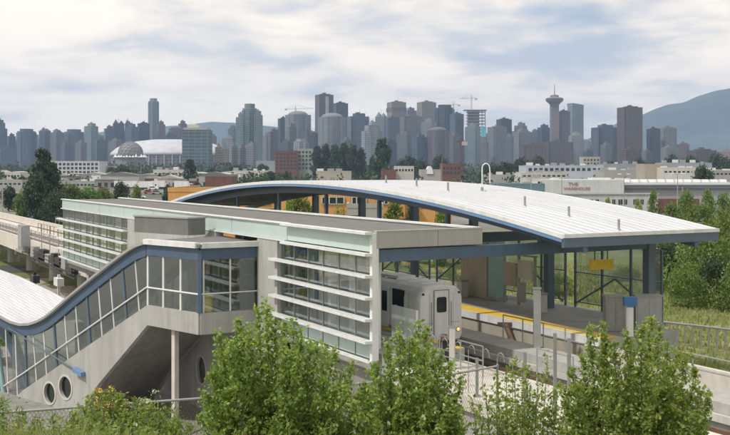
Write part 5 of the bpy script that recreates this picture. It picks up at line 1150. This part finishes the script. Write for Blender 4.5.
nlf += bush('low_bush', 'low light green thicket at the lower left in front of the wire mesh fence', outline([(70, 412), (88, 400), (106, 394), (124, 393), (142, 400), (160, 408), (178, 416), (194, 424)], 7, .3), 1, 14.6, ls=.045)
print('bush leaves', nlf)
# mesh fence on the bank
cf = thing('chain_link_fence', 'rusty wire mesh fence with a grey top rail behind the bank weeds', 'fence', (-5, 23, 6.4))
FP = [(-9, 21.6), (-3.9, 23.3), (2., 25.9), (3.6, 27.2)]
def fz(x, y): return 8.22-.1*(x > 1)
def fl(f):
    seg = [math.dist(a, b) for a, b in zip(FP, FP[1:])]; d = f*sum(seg)
    for (a, b), s in zip(zip(FP, FP[1:]), seg):
        if d <= s+1e-6: return (a[0]+(b[0]-a[0])*d/s, a[1]+(b[1]-a[1])*d/s)
        d -= s
TL = sum(math.dist(a, b) for a, b in zip(FP, FP[1:]))
MB().tube([(x, y, 8.22) for x, y in FP], .03, 8).build('top_rail', 'steel', cf)
for i in range(6): x, y = fl(min(1, i/5)); MB().tube([(x, y, ground(x, y)-.1), (x, y, 8.27)], .035, 8).build('post', 'steel', cf)
mb = MB(); n = int(TL/.09); hz_ = 1.75
for i in range(n):
    for s_ in (1, -1):
        f0 = i/n; f1 = f0+s_*hz_*.6/TL
        if 0 <= f1 <= 1: a = fl(f0); b = fl(f1); mb.tube([(a[0], a[1], 6.45), (b[0], b[1], 8.2)], .0035, 3)
mb.build('wire_mesh', 'rail', cf)
# ================= world, light, camera
SUN = Vector((-.70, -.40, 1.0)).normalized()
w = bpy.data.worlds.new('World'); sc.world = w; w.use_nodes = True; nt = w.node_tree
bg = nt.nodes['Background']; sky = nt.nodes.new('ShaderNodeTexSky'); sky.sky_type = 'NISHITA'; sky.sun_disc = False
sky.sun_elevation = math.asin(SUN.z); sky.sun_rotation = math.atan2(SUN.x, SUN.y)
tc = nt.nodes.new('ShaderNodeTexCoord'); sp = nt.nodes.new('ShaderNodeSeparateXYZ'); L(nt, tc.outputs['Generated'], sp.inputs[0])
zc = mathn(nt, 'MAXIMUM', sp.outputs[2], 0.)
den = mathn(nt, 'ADD', zc, .16)
cb = nt.nodes.new('ShaderNodeCombineXYZ'); L(nt, mathn(nt, 'DIVIDE', sp.outputs[0], den), cb.inputs[0]); L(nt, mathn(nt, 'DIVIDE', sp.outputs[1], den), cb.inputs[1])
v = cb.outputs[0]
n1 = noise(nt, v, .62, 9, .56, .2); n2 = noise(nt, v, 2.1, 8, .55, .25)
mp = nt.nodes.new('ShaderNodeMapping'); mp.inputs['Location'].default_value = (3.7, 1.1, 0); L(nt, v, mp.inputs[0])
n3 = noise(nt, mp.outputs[0], .55, 8, .55, .2)
cover = ramp(nt, mathn(nt, 'ADD', mathn(nt, 'MULTIPLY', n1, .7), mathn(nt, 'MULTIPLY', n2, .3)), [(.34, (.45,)*3), (.41, (.88,)*3), (.48, (1,)*3)])
cloud = ramp(nt, mathn(nt, 'ADD', mathn(nt, 'MULTIPLY', n3, .55), mathn(nt, 'MULTIPLY', n2, .45)), [(.40, (.6, .65, .74)), (.455, (.88, .85, .82)), (.495, (1.14, 1.03, .9)), (.56, (1.36, 1.21, 1.03))])
hz = nt.nodes.new('ShaderNodeMapRange'); L(nt, zc, hz.inputs[0]); hz.inputs[1].default_value = 0; hz.inputs[2].default_value = .13; hz.inputs[3].default_value = 1; hz.inputs[4].default_value = 0
cloud = mixc(nt, mathn(nt, 'MULTIPLY', hz.outputs[0], .4), cloud, (1.15, 1.02, .88))
CL = nt.nodes.new('ShaderNodeVectorMath'); CL.operation = 'SCALE'; L(nt, cloud, CL.inputs[0]); CL.inputs['Scale'].default_value = 9.6
bg.inputs[1].default_value = .1
L(nt, mixc(nt, cover, sky.outputs[0], CL.outputs[0]), bg.inputs[0])
# unify: cloud colour is given for strength .1, hence the scale above
ld = bpy.data.lights.new('sun', 'SUN'); ld.energy = 2.8; ld.angle = math.radians(1.8); ld.color = (1, .95, .87)
lo = bpy.data.objects.new('sun', ld); C.objects.link(lo); lo.rotation_euler = SUN.to_track_quat('Z', 'Y').to_euler(); lo.location = (0, 0, 300)
cd = bpy.data.cameras.new('camera'); cd.lens = 36*F/730; cd.sensor_width = 36; cd.clip_end = 60000; cd.clip_start = .5; cd.shift_y = -45.5/730
co = bpy.data.objects.new('camera', cd); C.objects.link(co); co.location = (0, 0, H); co.rotation_euler = (math.pi/2, 0, 0); sc.camera = co
m, ntm, b = newmat('haze_air'); ntm.nodes.remove(b); pv = ntm.nodes.new('ShaderNodeVolumePrincipled')
pv.inputs['Color'].default_value = (.48, .66, .96, 1); pv.inputs['Density'].default_value = 1.08e-4; pv.inputs['Anisotropy'].default_value = 0.1
L(ntm, pv.outputs[0], ntm.nodes['Material Output'].inputs['Volume'])
hzb = MB(); hzb.box(-7000, 7400, -3200, 7600, -2, 640); o = hzb.build('haze', m); tag(o, 'pale summer haze over the city', 'haze', kind='stuff'); o.visible_shadow = True
sc.view_settings.view_transform = 'Standard'; sc.view_settings.look = 'None'; sc.view_settings.exposure = .08; sc.view_settings.gamma = 1; sc.view_settings.use_curve_mapping = False
cy = sc.cycles; cy.use_denoising = True; cy.max_bounces = 8; cy.transparent_max_bounces = 24; cy.volume_bounces = 1; cy.diffuse_bounces = 3; cy.glossy_bounces = 3; cy.sample_clamp_indirect = 6
